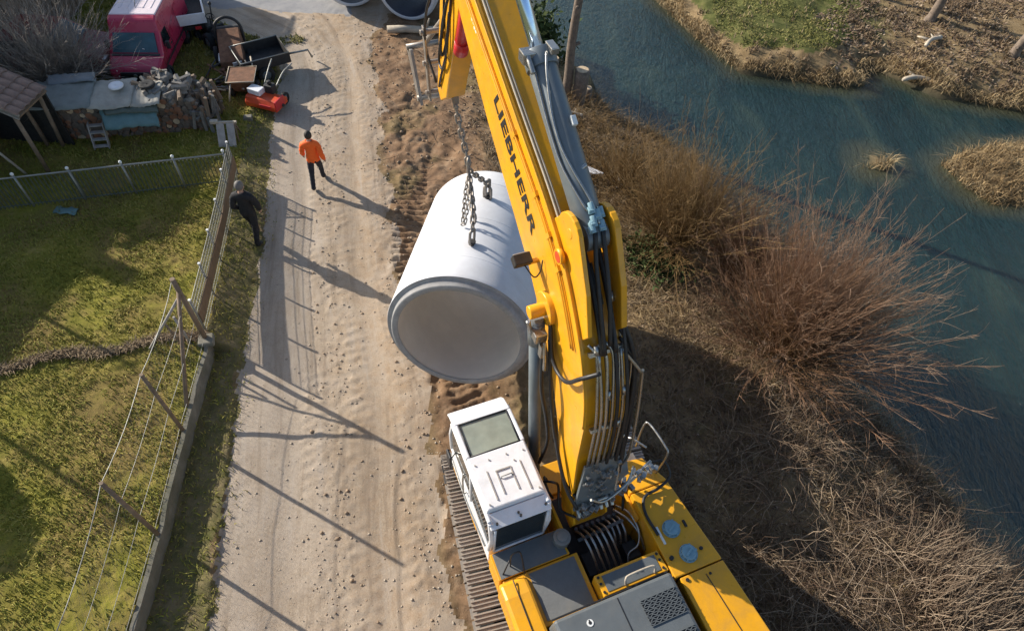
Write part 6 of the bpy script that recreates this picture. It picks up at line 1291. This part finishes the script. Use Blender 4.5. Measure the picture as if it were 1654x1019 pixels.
# ------------------------------------------------------------------ people
def skin_body(joints, edges, name):
    me = bpy.data.meshes.new(name); keys = list(joints); ix = {k: i for i, k in enumerate(keys)}
    me.from_pydata([joints[k][0] for k in keys], [(ix[a], ix[c]) for a, c in edges], [])
    o = bpy.data.objects.new('skin_tmp', me); COL.objects.link(o)
    o.modifiers.new('skin', 'SKIN').use_smooth_shade = True
    sv = me.skin_vertices[0].data
    for k in keys: r = joints[k][1]; sv[ix[k]].radius = r if isinstance(r, tuple) else (r, r)
    sv[0].use_root = True
    s = o.modifiers.new('sub', 'SUBSURF'); s.levels = 2; s.render_levels = 2
    bpy.context.view_layer.update()
    out = bpy.data.meshes.new_from_object(o.evaluated_get(bpy.context.evaluated_depsgraph_get())); bpy.data.objects.remove(o); out.name = name
    return out
def person(label, loc, rz, Hh, jacket, trousers, hair, stride, hands_in=False, bald=False):
    s = Hh / 1.8; t = thing('person', label, 'person', loc, rz, 'people walking along the road')
    J = {}
    def j(k, p, r): J[k] = (tuple(c * s for c in p), tuple(c * s for c in r) if isinstance(r, tuple) else r * s)
    j('pelvis', (0, 0, .96), (.155, .105)); j('waist', (0, 0, 1.12), (.135, .095)); j('chest', (0, .01, 1.32), (.165, .105)); j('upper', (0, .0, 1.44), (.15, .085)); j('neck', (0, .01, 1.53), .055); j('skull', (0, .03, 1.60), .062)
    E = [('pelvis', 'waist'), ('waist', 'chest'), ('chest', 'upper'), ('upper', 'neck'), ('neck', 'skull')]
    for sd, nm in ((-1, 'l'), (1, 'r')):
        st = stride * sd
        j('hip' + nm, (sd * .09, .01 * sd, .90), .088); j('knee' + nm, (sd * .10, st * .22 + .04, .50), .058); j('ankle' + nm, (sd * .10, st * .34 - (.05 if st < 0 else 0), .10 + (.04 if st < 0 else 0)), .042); j('toe' + nm, (sd * .115, st * .34 + .16 - (.03 if st < 0 else 0), .035), (.042, .03))
        j('sho' + nm, (sd * .19, 0, 1.42), .062); j('elb' + nm, (sd * .27, -st * .10 - .02, 1.14), .047)
        wp = (sd * (.23 if hands_in else .29), (.12 if hands_in else -st * .12 + .09), .93); j('wri' + nm, wp, .032)
        E += [('pelvis', 'hip' + nm), ('hip' + nm, 'knee' + nm), ('knee' + nm, 'ankle' + nm), ('ankle' + nm, 'toe' + nm), ('upper', 'sho' + nm), ('sho' + nm, 'elb' + nm), ('elb' + nm, 'wri' + nm)]
    me = skin_body(J, E, 'body')
    # head with face and ears, hands with five fingers, joined into the one body mesh
    b = MB(); hc = Vector((0, .035, 1.675)) * s
    b.sphere(hc, .112 * s, 16, 12, (.82, .95, 1.12)); b.sphere(hc + Vector((0, .105, -.01)) * s, .02 * s, 8, 6, (.8, 1, 1.3))
    b.box(hc + Vector((0, .098, -.055)) * s, (.045 * s, .012 * s, .012 * s))
    for sd in (-1, 1): b.sphere(hc + Vector((sd * .092, -.005, -.01)) * s, .03 * s, 8, 6, (.35, .7, 1.1)); b.sphere(hc + Vector((sd * .035, .092, .022)) * s, .014 * s, 8, 6)
    for sd, nm in ((-1, 'l'), (1, 'r')):
        w = Vector(J['wri' + nm][0]); d = (w - Vector(J['elb' + nm][0])).normalized(); f = Vector((0, 1, 0)); f = (f - d * f.dot(d)).normalized(); x = d.cross(f)
        b.tube([w - d * .03 * s, w + d * .03 * s, w + d * .085 * s, w + d * .095 * s], [.026 * s, .036 * s, .036 * s, .02 * s], 8)
        for q, ln in ((-.03, .065), (-.01, .078), (.01, .074), (.028, .058)): p = w + d * .085 * s + f * q * s; b.tube([p - d * .01 * s, p + d * ln * .5 * s, p + d * ln * s + x * -sd * .02 * s], [.0095 * s, .009 * s, .007 * s], 6)
        b.tube([w + d * .03 * s + f * .03 * s, w + d * .06 * s + f * .058 * s, w + d * .095 * s + f * .06 * s], [.012 * s, .011 * s, .008 * s], 6)
    bm = bmesh.new(); bm.from_mesh(me); bm.from_mesh(b.mesh('tmp'))
    for f in bm.faces: f.smooth = True
    bm.to_mesh(me); bm.free(); me.materials.clear(); link('body', me, 'skin', t)
    base = skin_body(J, E, 'cloth')
    def garment(name, m, test, off):
        bm = bmesh.new(); bm.from_mesh(base); bm.normal_update()
        kill = [f for f in bm.faces if not test(f.calc_center_median() / s)]; bmesh.ops.delete(bm, geom=kill, context='FACES')
        for v in bm.verts:
            c = v.co / s; v.co = v.co + v.normal * off * s * (1 + .6 * math.sin(c.z * 38 + c.x * 23) * math.sin(c.y * 31 + c.z * 11) * .6)
        g = bpy.data.meshes.new(name); bm.to_mesh(g); bm.free(); g.materials.clear(); o = link(name, g, m, t); q = o.modifiers.new('thick', 'SOLIDIFY'); q.thickness = .008; q.offset = -1; return o
    arm = lambda c: abs(c.x) > .19 and c.z > .9
    garment('jacket', jacket, lambda c: (c.z > .86 and c.z < 1.53 and not (abs(c.x) > .2 and c.z < .95)) and not (abs(c.x) < .19 and c.z < .90), .026)
    garment('trousers', trousers, lambda c: c.z < 1.0 and c.z > .11 and abs(c.x) < .215, .018)
    garment('shoes', 'black', lambda c: c.z <= .125, .014)
    b = MB()
    hr = .119 * s; hv = []
    b.sphere(hc + Vector((0, -.012, .018)) * s, hr, 16, 12, (.84, .93, 1.06))
    bm = bmesh.new(); bm.from_mesh(b.mesh('hair_tmp'))
    bmesh.ops.delete(bm, geom=[f for f in bm.faces if (f.calc_center_median() - hc).y > .045 * s and (f.calc_center_median() - hc).z < .06 * s or (f.calc_center_median() - hc).z < -.05 * s], context='FACES')
    g = bpy.data.meshes.new('hair'); bm.to_mesh(g); bm.free(); link('hair', g, hair, t)
    return t
person('person in an orange hi vis jacket and dark trousers walking up the road', (-5.86, 14.28, gz(-5.86, 14.28)), R(8), 1.84, 'hivis', 'navy', 'hair', .8)
person('person in black jacket and trousers walking beside the board fence', (-6.92, 11.9, gz(-6.92, 11.9)), R(-2), 2.0, 'blackcloth', 'blackcloth', 'greyhair', -.6, True)
